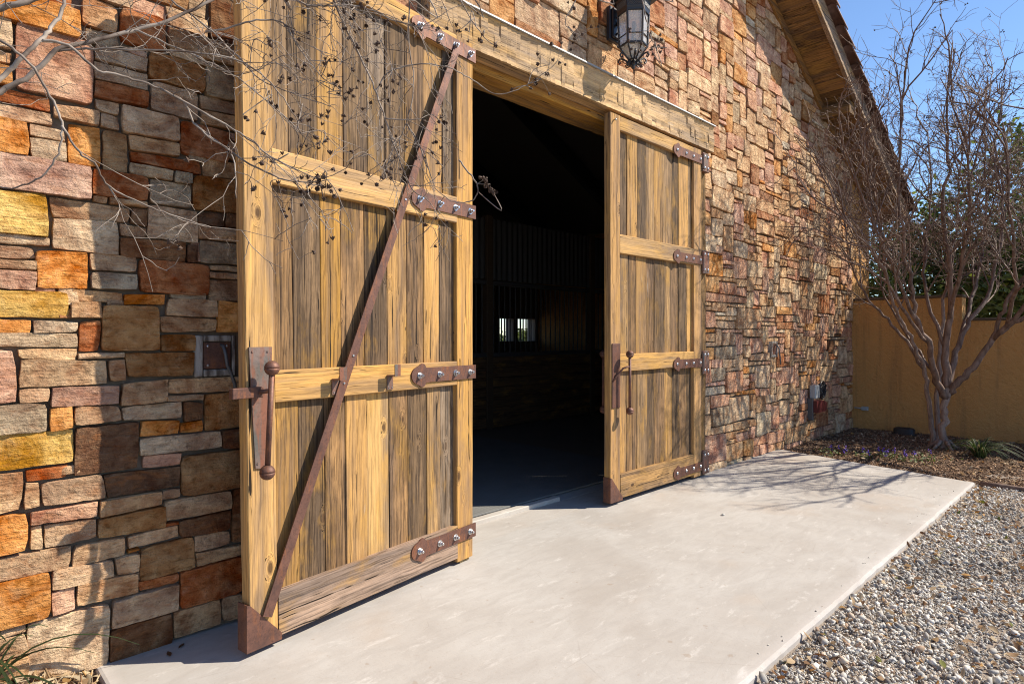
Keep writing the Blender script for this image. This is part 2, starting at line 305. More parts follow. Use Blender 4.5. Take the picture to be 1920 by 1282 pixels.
# ------------------------------------------------------------------ ground, slab, beds
def sheet(name, x0, x1, y0, y1, nx, ny, zf, mat, kind='structure', keep=None):
    mb = MB(); vs = [(x0 + (x1 - x0) * i / nx, y0 + (y1 - y0) * j / ny) for j in range(ny + 1) for i in range(nx + 1)]
    vs = [(x, y, zf(x, y)) for x, y in vs]
    fs = [(j * (nx + 1) + i, j * (nx + 1) + i + 1, (j + 1) * (nx + 1) + i + 1, (j + 1) * (nx + 1) + i) for j in range(ny) for i in range(nx)]
    mb.add(vs, fs); o = mb.build(name, mat, None, True, fix=False); tag(o, kind=kind); return o
sheet('ground', -300, 300, -300, 300, 4, 4, lambda x, y: -.16, 'dirt')
def gz(x, y): return -.040 + .012 * noise.noise((x * 1.3, y * 1.3, 0)) - .02 * max(0, min(1, (-y - 2.6)))
gsheet = sheet('gravel_ground', -1.5, 14, -8, -2.0, 80, 40, gz, 'dirt')
def bedz(x, y): return -.028 + .02 * noise.noise((x * 2, y * 2, 3)) + .03 * max(0, 1 - abs(x - 10.2) / 1.5) * max(0, 1 - abs(y + 1.5) / 1.2)
sheet('mulch_bed', 7.9, 11.6, -5.2, .02, 50, 60, lambda x, y: bedz(x, y) - .05 * max(0, min(1, (8.25 - x) / .2)), 'bed')
def heap(x, y): return -.03 + .095 * max(0, min(1, (.64 - x) / .3)) * max(.35, 1 + y * .5) + .014 * noise.noise((x * 4, y * 4, 1))
sheet('leafy_bed', -2.5, .66, -5, .02, 40, 50, lambda x, y: heap(x, y) - .012, 'bed')

def make_slab():
    mb = MB(); rng = random.Random(4)
    # outline, counter-clockwise: wall side follows y=0.02, outer edge is chipped
    out = [(.62, .03)]
    n = 150
    for i in range(n + 1):
        t = i / n; x = .62 + (8.0 - .62) * t
        out.append((x, -2.185 - .045 * t + rng.uniform(-.0015, .0015) + .005 * noise.noise((x * 2.5, 0, 0)) + .006 * noise.noise((x * 9, 3, 0)) + (.012 * rng.random() if rng.random() < .03 else 0)))
    for i in range(1, 30):
        t = i / 30; out.append((8.0 + .44 * t + rng.uniform(-.006, .006) + .012 * noise.noise((0, t * 5, 0)), -2.23 + 2.2 * t))
    out.append((8.44, .03))
    def ring(d, z):
        r = []
        for (x, y) in out:
            cx = min(max(x, .62 + d), 8.44 - d) if y > -.2 else x + (d if x < .7 else (-d if x > 7.9 and y > -2.2 else 0))
            cy = y + (d if y < -2.1 else 0)
            r.append((cx, cy, z))
        return r
    A = ring(0, -.14); B = ring(0, -.014); Cc = ring(.006, -.004); Dd = ring(.018, 0); E2 = ring(.075, .0005)
    k = len(out); vs = A + B + Cc + Dd + E2
    fs = []
    for q in range(4):
        for i in range(k): fs.append((q * k + i, q * k + (i + 1) % k, (q + 1) * k + (i + 1) % k, (q + 1) * k + i))
    fs.append(tuple(4 * k + i for i in range(k)))
    o0 = len(mb.v); mb.add(vs, fs)
    for i in range(len(vs)):
        b = 1.12 if i < 4 * k else .98
        mb.c[o0 + i] = (b, b, b * (1.015 if i < 4 * k else 1), 1)
    o = mb.build('concrete_slab', 'concrete'); tag(o, kind='structure')
    # doorway strip, 6 mm lower, with the raised concrete lip and the darker ramp beside it
    mb = MB(); box(mb, (2.80, .034, -.14), (6.17, .37, -.006), (1.02, 1.01, 1, 1)); s = mb.build('threshold_strip', 'concrete'); tag(s, kind='structure')
    mb = MB(); board(mb, (2.80, .372, -.1), (4.36, .45, .030), 0, (1.12, 1.11, 1.08), 1, ch=.006, nseg=24, jit=.004); lip = mb.build('threshold_lip', 'concrete', s)
    mb = MB(); vs = [(4.362, .372, -.005), (6.17, .372, -.005), (6.17, .62, .016), (4.362, .62, .016), (4.362, .372, -.1), (6.17, .372, -.1), (6.17, .62, -.1), (4.362, .62, -.1)]
    mb.add(vs, [(0, 1, 2, 3), (4, 7, 6, 5), (0, 4, 5, 1), (1, 5, 6, 2), (2, 6, 7, 3), (3, 7, 4, 0)], (.8, .85, .92, 1)); mb.build('threshold_ramp', 'concrete', s)
make_slab()

# ------------------------------------------------------------------ the barn
MIDX = 4.48
def zr(x): return 5.93 - .505 * (x - 8.4) if x >= MIDX else 5.93 - .505 * (2 * MIDX - x - 8.4)
barn = thing('barn', (0, 0, 0), 'large gabled barn with a stone front wall and clay tiled roof', 'barn')
XL, XR = -3.5, 12.5
def make_walls():
    mb = MB()
    def prof(x0, x1, z0, z1f, y0, y1):
        xs = [x0] + ([MIDX] if x0 < MIDX < x1 else []) + [x1]
        prism(mb, [(x0, z0), (x1, z0)] + [(x, z1f(x)) for x in reversed(xs)], y0, y1)
    prof(XL, 2.62, -.15, zr, .016, .40); prof(6.345, 11.5, -.15, zr, .016, .40); prof(2.62, 6.345, 3.66, zr, .016, .40)
    o = mb.build('stone_wall', 'mortar', barn); 
    mb2 = MB(); prism(mb2, [(11.502, -.15), (XR, -.15), (XR, zr(XR)), (11.502, zr(11.502))], 0.0, .40); mb2.build('stucco_wall', 'stucco', barn)
    mb3 = MB(); box(mb3, (XR - .3, .402, -.15), (XR - .002, 8.3, zr(XR) + .195)); mb3.build('side_wall', 'stucco', barn)
    mb3 = MB(); box(mb3, (XL, .402, -.15), (XL + .3, 8.3, zr(XL) + .195)); mb3.build('side_wall', 'stucco', barn)
    # back wall with two window openings
    mb4 = MB(); Y0, Y1 = 8.0, 8.3; wz0, wz1 = 1.39, 1.98; wins = [(10.74, 11.28), (11.42, 12.10)]
    xs = [XL + .302, wins[0][0], wins[0][1], wins[1][0], wins[1][1], XR - .302]
    for i in range(0, 6, 2): box(mb4, (xs[i], Y0, wz0), (xs[i + 1], Y1, wz1))
    box(mb4, (XL + .302, Y0, -.15), (XR - .302, Y1, wz0))
    prism(mb4, [(XL + .302, wz1), (XR - .302, wz1), (XR - .302, zr(XR - .3) + .195), (MIDX, zr(MIDX) + .195), (XL + .302, zr(XL + .3) + .195)], Y0, Y1)
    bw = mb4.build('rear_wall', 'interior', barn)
    bar = MB(); tube(bar, [(0, 0, wz0), (0, 0, wz1)], .022, 6); bm = None
    for (a, b) in wins:
        n = int((b - a) / .13)
        for i in range(1, n + 1):
            x = a + (b - a) * i / (n + 1)
            if bm is None: q = bar.build('window_bar', 'darkmetal', bw); bm = q.data
            else: q = link('window_bar', bm, bw)
            q.location = (x, 8.12, 0)
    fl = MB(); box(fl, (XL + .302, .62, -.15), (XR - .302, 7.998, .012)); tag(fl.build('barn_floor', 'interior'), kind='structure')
    mt = MB(); box(mt, (2.9, .48, .0165), (6.1, 5.5, .034), ch=.004); t = mt.build('rubber_mat', 'rubber'); tag(t, 'black rubber mat on the floor just inside the barn doorway', 'mat', kind='thing')
    return o
stone_wall = make_walls()

# --- stones
PAL = dict(T=(.50, .315, .185), B=(.56, .385, .24), P=(.51, .29, .195), G=(.42, .30, .19), O=(.58, .235, .065), R=(.38, .135, .055),
           D=(.17, .082, .042), Y=(.58, .345, .10), N=(.33, .165, .070), W=(.55, .44, .31), o=(.54, .265, .105), r=(.36, .165, .085))
TR1 = """0 305 5 90 O;150 225 -30 8 R;0 52 110 190 T;55 355 135 370 P;0 52 192 245 T;0 45 265 320 O;0 185 348 402 R;0 195 405 465 T;195 365 400 468 T;0 108 450 580 O;112 245 478 525 T;108 243 525 605 B;248 378 470 625 O;380 475 490 645 N;0 340 600 735 P;345 552 640 752 R;
0 180 718 882 Y;185 485 748 838 T;185 445 815 955 B;12 178 882 920 T;10 135 924 976 T;0 125 978 1018 T;0 133 1020 1086 P;138 330 940 1086 O;3 258 1094 1198 Y;0 120 1206 1243 O;122 285 1202 1250 B;263 455 1088 1130 T;265 378 1134 1196 T;288 370 1200 1318 R;335 505 956 1020 T;338 515 1022 1090 G;460 615 1098 1146 O;380 597 1142 1316 N;
518 777 975 1112 R;448 693 895 972 D;450 550 850 898 T;487 550 785 845 D;553 742 768 915 T;405 550 740 780 T;347 403 734 764 T;558 716 678 778 G;748 842 800 852 D;745 868 856 906 T;845 872 808 854 D;720 873 660 800 N;478 650 618 678 G;652 708 650 692 G;757 868 600 665 T;490 753 578 652 R;675 832 460 602 R;
452 662 400 530 T;360 443 375 430 T;380 445 432 488 T;478 668 522 585 T;350 555 318 412 R;565 745 325 445 T;750 865 425 492 T;747 865 375 423 T;365 550 190 258 T;365 545 262 330 T;558 765 220 332 N;770 860 250 372 G;450 620 40 185 R;300 450 20 125 T;622 860 135 218 T;355 450 128 190 G;622 780 30 132 T;785 858 20 132 D;300 500 -60 20 T;502 700 -60 34 N;
737 885 908 990 G;697 735 925 990 D;785 885 994 1020 T;785 885 1022 1048 T;780 887 1050 1132 T;617 815 1118 1186 T;600 808 1188 1246 T;820 887 1136 1252 O;598 730 1250 1318 N"""
TR2 = """0 63 105 293 P;0 263 48 97 B;72 265 97 138 B;75 375 140 230 T;60 168 240 288 T;270 437 112 135 T;380 437 138 217 T;440 683 112 202 N;177 425 225 300 P;427 585 212 288 T;588 818 205 260 T;590 715 262 288 T;0 167 290 395 G;172 253 305 378 O;257 427 298 360 T;428 643 290 354 B;645 716 290 348 D;718 830 262 388 N;15 258 392 520 Y;
260 495 362 540 D;500 627 352 405 O;630 708 350 394 O;498 778 400 468 B;780 830 392 456 D;85 238 512 565 R;242 258 514 549 Y;485 498 483 522 Y;502 635 468 520 P;0 78 528 676 T;82 135 566 662 T;137 367 545 650 T;368 632 522 612 D;637 833 462 606 N;112 337 648 710 P;342 565 608 682 T;568 630 598 620 T;580 812 612 698 T;815 835 606 752 D;
2 100 672 816 O;103 150 720 804 T;153 335 705 795 T;338 575 664 755 N;578 632 702 726 R;625 812 686 758 D;0 252 795 905 T;254 440 770 852 T;447 618 732 792 T;445 495 794 815 O;685 812 748 808 T;687 840 795 858 T;0 177 898 1078 O;180 403 845 942 T;405 482 818 886 T;487 687 775 910 N;173 265 945 1030 P;268 480 890 995 T;485 632 896 940 R;630 830 845 1005 R;
0 95 1078 1110 T;97 385 1012 1222 B;390 627 938 1072 T;385 603 1042 1145 D;605 775 990 1072 T;778 835 968 1030 T;0 97 1105 1180 T;0 85 1182 1236 T"""
def traced():
    res = []
    for txt, sc, v0 in ((TR1, 2.002, 0), (TR2, 1.879, 600)):
        for it in txt.replace('\n', '').split(';'):
            it = it.split()
            if len(it) < 5: continue
            x0, x1, y0, y1 = [float(q) / sc for q in it[:4]]; y0 += v0; y1 += v0; xm = (x0 + x1) / 2
            res.append([onwall(x0, 600).x, onwall(xm, y1).z, onwall(x1, 600).x, onwall(xm, y0).z, it[4]])
    for r in res:                                             # stones cut by the picture's edge run on past it
        if r[0] < .285: r[0] -= random.Random(int(r[1] * 1000)).uniform(.02, .14)
    # settle the courses: stones that overlap are trimmed, then each grows until it meets its neighbours
    for _ in range(3):
        for i in range(len(res)):
            for j in range(i + 1, len(res)):
                a, b = res[i], res[j]; ox = min(a[2], b[2]) - max(a[0], b[0]); oz = min(a[3], b[3]) - max(a[1], b[1])
                if ox > 0 and oz > 0:
                    if ox < oz:
                        m = ox / 2
                        if a[0] < b[0]: a[2] -= m; b[0] += m
                        else: a[0] += m; b[2] -= m
                    else:
                        m = oz / 2
                        if a[1] < b[1]: a[3] -= m; b[1] += m
                        else: a[1] += m; b[3] -= m
    KEEP = [1.05, 1.325, 1.262, 1.555, 'K']
    allr = res + [KEEP]
    for it in range(14):
        for a in res:
            for side in range(4):
                c = a[:4]; c[side] += (-.003 if side < 2 else .003)
                if c[1] < -.08: continue
                if not any((b is not a) and min(c[2], b[2]) - max(c[0], b[0]) > 0 and min(c[3], b[3]) - max(c[1], b[1]) > 0 for b in allr): a[:4] = c
    return [r for r in res if r[2] - r[0] > .02 and r[3] - r[1] > .015], KEEP
def layout():
    tr, keep = traced(); rng = random.Random(21)
    cw, ch = .090, .051; X0, Z0 = -1.6, -.06; NX = int((11.5 - X0) / cw); NZ = int((8.0 - Z0) / ch); cw = (11.5 - X0) / NX
    occ = np.zeros((NX, NZ), bool)
    for i in range(NX):
        for k in range(NZ):
            x = X0 + (i + .5) * cw; z = Z0 + (k + .5) * ch
            if z > zr(x) - .02: occ[i, k] = True
            if 2.62 < x < 6.345 and z < 3.6: occ[i, k] = True
            if 2.48 < x < 6.475 and 3.58 < z < 3.915: occ[i, k] = True
    for r in tr + [keep]:
        a0 = max(0, int(round((r[0] - X0) / cw))); a1 = max(0, int(round((r[2] - X0) / cw))); b0 = max(0, int(round((r[1] - Z0) / ch))); b1 = max(0, int(round((r[3] - Z0) / ch)))
        occ[a0:a1, b0:b1] = True
    res = []; last = None
    for k in range(NZ):
        for i in range(NX):
            if occ[i, k]: continue
            u = rng.random(); far = i * cw + X0 > 6
            if u < .13: wd, hh = rng.randint(4, 6), rng.randint(4, 6)
            elif u < .43: wd, hh = rng.randint(3, 6), rng.randint(2, 4)
            elif u < .74: wd, hh = rng.randint(2, 6), rng.randint(1, 2)
            elif u < .86: wd, hh = rng.randint(2, 2), rng.randint(3, 5)
            else: wd, hh = rng.randint(2, 3), rng.randint(1, 2)
            w_ = 0
            while w_ < wd and i + w_ < NX and not occ[i + w_, k]: w_ += 1
            rest = 0
            while rest < 2 and i + w_ + rest < NX and not occ[i + w_ + rest, k]: rest += 1
            if rest == 1: w_ += 1
            h_ = 1
            while h_ < hh and k + h_ < NZ and not occ[i:i + w_, k + h_].any(): h_ += 1
            occ[i:i + w_, k:k + h_] = True
            x0 = X0 + i * cw; z0 = Z0 + k * ch
            area = w_ * h_; u = rng.random()
            key = ('T' if u < .34 else 'B' if u < .52 else 'P' if u < .80 else 'G' if u < .84 else 'o' if u < .905 else 'r' if u < .945 else 'N' if u < .975 else 'D' if u < .982 else 'W')
            res.append([x0, z0, x0 + w_ * cw, z0 + h_ * ch, key])
    return tr, res
def cjit(x, z, s):
    return (noise.noise((x * 23.7, z * 31.1, 1.7)) * s, noise.noise((x * 29.3, z * 21.9, 7.7)) * s)
def stone_mesh(mb, r, jit, rng, detail):
    x0, z0, x1, z1, key = r; wd, hh = x1 - x0, z1 - z0; s = min(jit, min(wd, hh) * .22)
    cor = [(x + cjit(x, z, s)[0], z + cjit(x, z, s)[1]) for x, z in ((x0, z0), (x1, z0), (x1, z1), (x0, z1))]
    nx = int(min(9, max(3, wd / detail))); nz = int(min(8, max(3, hh / detail)))
    gap = rng.uniform(.0015, .004) if jit < .02 else rng.uniform(.004, .0085); proud = rng.uniform(.006, .032) + .006 * min(1, min(wd, hh) / .2); sd_ = rng.uniform(0, 99)
    c = Vector(PAL[key]); v = rng.uniform(1.05, 1.42); hs = rng.uniform(-.06, .06)
    col = (min(.9, c.x * v * (1 + hs)), c.y * v, c.z * v * (1 - hs * 1.6), 1)
    tilt = (rng.uniform(-.010, .010), rng.uniform(-.012, .012)); rough = rng.choice((.25, .6, 1.0)) 
    vs = []; idx = {}
    rad = min(wd, hh) * rng.uniform(.02, .09)
    for j in range(nz + 1):
        for i in range(nx + 1):
            a, b = i / nx, j / nz
            a_ = a; b_ = b
            px = (cor[0][0] * (1 - a) + cor[1][0] * a) * (1 - b) + (cor[3][0] * (1 - a) + cor[2][0] * a) * b
            pz = (cor[0][1] * (1 - a) + cor[1][1] * a) * (1 - b) + (cor[3][1] * (1 - a) + cor[2][1] * a) * b
            ex = min(i, nx - i); ez = min(j, nz - j); cx, cz = (cor[0][0] + cor[2][0]) / 2, (cor[0][1] + cor[2][1]) / 2
            if ex == 0: px += (gap + abs(noise.noise((px * 17, pz * 17, sd_))) * .007) * (1 if i == 0 else -1)
            if ez == 0: pz += (gap + abs(noise.noise((px * 17, pz * 17, sd_ + 5))) * .007) * (1 if j == 0 else -1)
            if ex == 0 and ez == 0: px += rad * .5 * (1 if i == 0 else -1); pz += rad * .5 * (1 if j == 0 else -1)
            if ex > 0 and ez > 0: px += rng.uniform(-.2, .2) * wd / nx; pz += rng.uniform(-.2, .2) * hh / nz
            edge = 0 if (ex == 0 or ez == 0) else 1
            y = -proud * (.94 + .06 * edge) - edge * rough * (.014 * noise.noise((px * 8, pz * 8, sd_)) + .009 * noise.noise((px * 21, pz * 21, sd_ + 3)))
            y += tilt[0] * (a - .5) + tilt[1] * (b - .5) + (rng.uniform(-.003, .003) if edge == 0 else rng.uniform(-.003, .003) * rough)
            idx[i, j] = len(vs); vs.append((px, y, pz))
    fs = [(idx[i, j], idx[i + 1, j], idx[i + 1, j + 1], idx[i, j + 1]) for j in range(nz) for i in range(nx)]
    per = [(i, 0) for i in range(nx)] + [(nx, j) for j in range(nz)] + [(i, nz) for i in range(nx, 0, -1)] + [(0, j) for j in range(nz, 0, -1)]
    b0 = len(vs)
    m = len(per)
    cxm, czm = (x0 + x1) / 2, (z0 + z1) / 2
    for q in per: vs.append(vs[idx[q]])
    for dep in (0, 1):                                          # worn arris, then the straight side; own vertices keep the arris crisp
        for q in per:
            p = vs[idx[q]]; ix = .002 * (1 if p[0] < cxm else -1); iz = .002 * (1 if p[2] < czm else -1)
            vs.append((p[0] - ix * .5, p[1] + .003, p[2] - iz * .5) if dep == 0 else (p[0] - ix * .5, .055, p[2] - iz * .5))
    for i in range(m):
        j = (i + 1) % m; fs.append((b0 + i, b0 + m + i, b0 + m + j, b0 + j)); fs.append((b0 + m + i, b0 + 2 * m + i, b0 + 2 * m + j, b0 + m + j))
    o = (rng.uniform(0, 50), rng.uniform(0, 50), rng.uniform(0, 50)); 
    mb.add(vs, fs, col, [(p[0] + o[0], p[1] + o[1], p[2] + o[2]) for p in vs])
def make_stones():
    tr, rnd = layout(); rng = random.Random(8); cand = []
    for r in tr + rnd:
        xm, zm = (r[0] + r[2]) / 2, (r[1] + r[3]) / 2; u, v, d = proj((xm, 0, zm))
        vis = d > .1 and -10 < u < 1625 and -10 < v < 1290 and not (452 < u < 885 and zm < 3.5)
        ar = (r[2] - r[0]) * (r[3] - r[1]) * F * F / max(d, .3) ** 3 * DIST if vis else 0
        cand.append((ar, r))
    order = sorted(range(len(cand)), key=lambda i: -cand[i][0]); single = set(order[:298])
    rest = MB()
    for i, (ar, r) in enumerate(cand):
        t = i < len(tr)
        if i in single:
            mb = MB(); stone_mesh(mb, r, .017 if t else .029, rng, .03 if t else .06); mb.build('stone', 'stone', stone_wall, True, fix=False)
        else: stone_mesh(rest, r, .017 if t else .029, rng, .06 if t else .09)
    o = rest.build('stones', 'stone', stone_wall, True, fix=False); o['kind'] = 'stuff'
make_stones()

# --- timber round the opening
HON = (.55, .32, .115); TAN = (.53, .32, .145); GREY = (.40, .30, .215); BRN = (.36, .20, .085); LGT = (.60, .37, .15); GLD = (.56, .30, .075)
def make_lintel():
    mb = MB(); rng = random.Random(12); x0, x1, z0, z1, y0, y1 = 2.50, 6.456, 3.60, 3.885, -.10, .05
    xs = [x0]
    while xs[-1] < x1 - .05: xs.append(min(x1, xs[-1] + rng.uniform(.035, .085)))
    if xs[-1] < x1: xs.append(x1)
    nz = 6; vs = []; fs = []; gc = []
    cols = []
    for i in range(len(xs) - 1):
        for side in (0, 1):
            x = xs[i] + (.004 if side == 0 and i else 0) if side == 0 else xs[i + 1] - .002
            col = []
            for j in range(nz + 1):
                z = z0 + (z1 - z0) * j / nz + (rng.uniform(-.008, .008) if 0 < j < nz else rng.uniform(-.003, .003))
                dep = .017 * hashf(i, j // 2, 'h') if 0 < j < nz else .004
                col.append(len(vs)); vs.append((x, y0 + dep + (.004 if side == 0 else 0), z))
            cols.append(col)
    for a, b in zip(cols[:-1], cols[1:]):
        for j in range(nz): fs.append((a[j], b[j], b[j + 1], a[j + 1]))
    bot = []; top = []
    for c in cols:
        p = vs[c[0]]; bot.append(len(vs)); vs.append((p[0], y1, z0)); q = vs[c[-1]]; top.append(len(vs)); vs.append((q[0], y1, z1))
    for i in range(len(cols) - 1):
        fs.append((cols[i][0], bot[i], bot[i + 1], cols[i + 1][0])); fs.append((cols[i][-1], cols[i + 1][-1], top[i + 1], top[i])); fs.append((bot[i], top[i], top[i + 1], bot[i + 1]))
    fs.append(tuple(cols[0]) + (top[0], bot[0])); fs.append(tuple(reversed(cols[-1])) + (bot[-1], top[-1]))
    gc = [(p[2] + 3, p[1] + 2, p[0] * .7 + 11) for p in vs]
    mb.add(vs, fs, (.66, .455, .245, .30), gc); mb.build('lintel', 'wood', barn)
    f = MB(); vs = [(2.49, -.115, 3.886), (6.466, -.115, 3.886), (6.466, -.112, 3.899), (2.49, -.112, 3.899), (2.49, .03, 3.906), (6.466, .03, 3.906), (2.49, .03, 3.895), (6.466, .03, 3.895), (2.49, -.105, 3.886), (6.466, -.105, 3.886)]
    f.add(vs, [(0, 1, 2, 3), (3, 2, 5, 4), (4, 5, 7, 6), (0, 8, 9, 1), (8, 6, 7, 9), (0, 3, 4, 6, 8), (1, 9, 7, 5, 2)]); f.build('flashing', 'galvanised', barn)
    wood('header_beam', barn, (2.80, .054, 3.535), (6.17, .21, 3.66), 0, GLD, .25, nseg=14)
    wood('header_beam', barn, (2.80, .213, 3.575), (6.17, .396, 3.66), 0, HON, .35, nseg=14)
    wood('door_post', barn, (6.17, -.055, 0.002), (6.345, .2, 3.597), 2, (.42, .25, .095), .95, nseg=26, jit=.008, ch=.014)
    wood('door_post', barn, (2.62, -.055, 0.002), (2.795, .2, 3.597), 2, (.42, .25, .095), .8, nseg=26, jit=.006, ch=.012)
make_lintel()
def make_roof():
    rf = MB(); ye0, ye1 = -.47, 8.8; xe = 13.05; T = .16
    for s in (1, -1):
        def X(x): return x if s > 0 else 2 * MIDX - x
        a = (MIDX, zr(MIDX) + .20); b = (xe, zr(MIDX) - .505 * (xe - MIDX) + .20)
        prism(rf, [(X(a[0]), a[1]), (X(b[0]), b[1]), (X(b[0]), b[1] + .06), (X(a[0]), a[1] + .06)], ye0, ye1)
    roof = rf.build('roof', 'roofing', barn)
    ang = math.atan(.505); dx, dz = math.cos(ang), -math.sin(ang)
    tm = MB(); n = 7; L = .44; vs = []; fs = []                # one barrel tile, along +x falling
    for k, (t, r) in enumerate(((0, .085), (1, .105))):
        for rr in (r, r - .014):
            for i in range(n + 1): an = math.pi * i / n; vs.append((t * L, math.cos(an) * rr, math.sin(an) * rr))
    m = n + 1
    for i in range(n): fs += [(i, i + 1, 2 * m + i + 1, 2 * m + i), (m + i, 3 * m + i, 3 * m + i + 1, m + i + 1), (i, m + i, m + i + 1, i + 1), (2 * m + i, 2 * m + i + 1, 3 * m + i + 1, 3 * m + i)]
    fs += [(0, 2 * m, 3 * m, m), (n, m + n, 3 * m + n, 2 * m + n)]
    tm.add(vs, fs); first = None; rng = random.Random(3)
    for s in (1, -1):
        for row, y in enumerate((-.525, -.30, -.08, .14)):
            k = 0; d = .1
            while d < (xe - MIDX) / dx - .1:
                x = MIDX + d * dx; z = zr(MIDX) - .505 * (x - MIDX) + .275 - .02
                if first is None: o = tm.build('roof_tile', 'tile', roof, True); first = o.data
                else: o = link('roof_tile', first, roof)
                o.location = (x if s > 0 else 2 * MIDX - x, y, z); o.rotation_euler = (rng.uniform(-.04, .04), ang - .045 + rng.uniform(-.012, .012), rng.uniform(-.015, .015)) if s > 0 else (0, ang - .045, math.pi)
                d += .37
                if s < 0 and d > 2.5: break
    # rake fascia and soffit boards
    def slanted(name, parent, xa, xb, yo0, yo1, zo0, zo1, col, wear, nseg=20, shear=True):
        mb = MB(); board(mb, (xa, yo0, zo0), (xb, yo1, zo1), 0, col, wear, nseg=nseg, jit=.004, warp=lambda p: (p[0], p[1], p[2] + zr(p[0]))); return mb.build(name, 'wood', parent)
    slanted('fascia', roof, MIDX, xe - .02, -.505, -.452, -.03, .235, (.46, .33, .225), .55, 40); slanted('fascia', roof, 2 * MIDX - xe + .02, MIDX - .002, -.505, -.452, -.03, .235, (.46, .33, .225), .55, 40)
    slanted('rake_trim', roof, MIDX + .4, 12.45, -.052, -.012, -.15, -.012, (.36, .19, .065), .35, 40)
    sof = MB(); 
    for s in (1, -1):
        xa, xb = (MIDX, xe - .05) if s > 0 else (2 * MIDX - xe + .05, MIDX); 
        prism(sof, [(xa, zr(xa) + .035), (xb, zr(xb) + .035), (xb, zr(xb) + .045), (xa, zr(xa) + .045)], -.45, .03)
    so = sof.build('soffit', 'interior', roof)
    rng = random.Random(5); x = 5.4
    while x < 12.9:
        wd = rng.uniform(.15, .2); mb = MB(); col = rng.choice([(.42, .235, .09), (.34, .19, .075), (.47, .265, .10), (.27, .15, .065)])
        board(mb, (x + .0015, -.449, .008), (min(12.95, x + wd) - .0015, .028, .030 + rng.uniform(-.003, .003)), 1, col, rng.uniform(.2, .8), nseg=3, warp=lambda p: (p[0], p[1], p[2] + zr(p[0])))
        mb.build('soffit_board', 'wood', so); x += wd
    b = MB(); board(b, (9.95, -.44, zr(9.95) - .29), (10.15, .03, zr(10.15) - .012), 1, (.24, .14, .055), .4, nseg=4, ch=.01); b.build('outlooker_beam', 'wood', roof)
    b = MB(); board(b, (12.0, -.44, zr(12.0) - .29), (12.2, -.001, zr(12.2) - .012), 1, (.24, .14, .055), .4, nseg=4, ch=.01); b.build('outlooker_beam', 'wood', roof)
    # rafters inside
    for y in (2.2, 4.6, 7.0):
        mb = MB(); prism(mb, [(MIDX, zr(MIDX) - .1), (XR - .35, zr(XR - .35) - .1), (XR - .35, zr(XR - .35) - .4), (MIDX, zr(MIDX) - .4)], y, y + .15); mb.build('rafter', 'blackplastic', roof)
make_roof()

# ------------------------------------------------------------------ inside: the stall front
def make_stall():
    st = thing('stall_front', (4.0, 4.0, .012), 'dark wooden horse stall front with vertical bars inside the barn', 'stall')
    for i in range(7):
        mb = MB(); board(mb, (.1, 0, .02 + i * .165), (8.1, .05, .02 + i * .165 + .16), 0, (.20, .125, .07), .5, nseg=8); mb.build('board', 'wood', st)
    mb = MB(); box(mb, (.1, -.01, 1.178), (8.1, .06, 1.25), ch=.005); mb.build('rail', 'darkmetal', st)
    mb = MB(); box(mb, (.1, -.01, 2.36), (8.1, .06, 2.43), ch=.005); mb.build('rail', 'darkmetal', st)
    bar = MB(); tube(bar, [(0, 0, 1.25), (0, 0, 2.36)], .012, 6); first = None
    for i in range(62):
        if first is None: q = bar.build('bar', 'darkmetal', st); first = q.data
        else: q = link('bar', first, st)
        q.location = (.2 + i * .128, .025, 0)
    for x in (0, 2.7, 5.4, 8.0):
        mb = MB(); box(mb, (x, -.03, 0), (x + .14, .1, 3.5), ch=.01); mb.build('post', 'darkwood', st)
    mb = MB(); n = 320; vs = []; fs = []
    for i in range(n + 1):
        x = .1 + 8.0 * i / n; y = .02 + .012 * math.cos(i * math.pi / 2.5); vs += [(x, y, 2.45), (x, y, 3.45)]
        if i: fs.append((2 * i - 2, 2 * i, 2 * i + 1, 2 * i - 1))
    mb.add(vs, fs); mb.build('corrugated_panel', 'darkmetal', st, True)
make_stall()

# ------------------------------------------------------------------ barn doors
def trefoil(L=.585, h=.046):
    o = [(-.015, -h), (L - .155, -h)]
    def arc(cx, cz, r, a0, a1, n):
        return [(cx + r * math.cos(R(a0 + (a1 - a0) * i / n)), cz + r * math.sin(R(a0 + (a1 - a0) * i / n))) for i in range(n + 1)]
    o += arc(L - .095, -h + .002, .030, 190, 320, 6); o += arc(L - .055, 0, .052, -62, 62, 8); o += arc(L - .095, h - .002, .030, 40, 170, 6)
    o += [(L - .155, h), (-.015, h)]; return o
def add_bolt(parent, x, y, z, nut):
    mb = MB()
    if nut:
        lathe(mb, [(.0215, 0), (.0215, .003)], (x, y, z), 16, axis=1); lathe(mb, [(.0155, .003), (.0155, .017), (.014, .0185)], (x, y, z), 6, axis=1, rot=hashf(x, z)); lathe(mb, [(.009, .0185), (.009, .032), (.0075, .0335)], (x, y, z), 10, axis=1)
    else: lathe(mb, [(.0165, 0), (.0158, .005), (.011, .010), (.004, .012)], (x, y, z), 12, axis=1)
    return mb.build('bolt', 'steel', parent)
PLANKS_L = [1.502, 1.375, 1.209, 1.061, .899, .749, .598, .431, .284, .158]
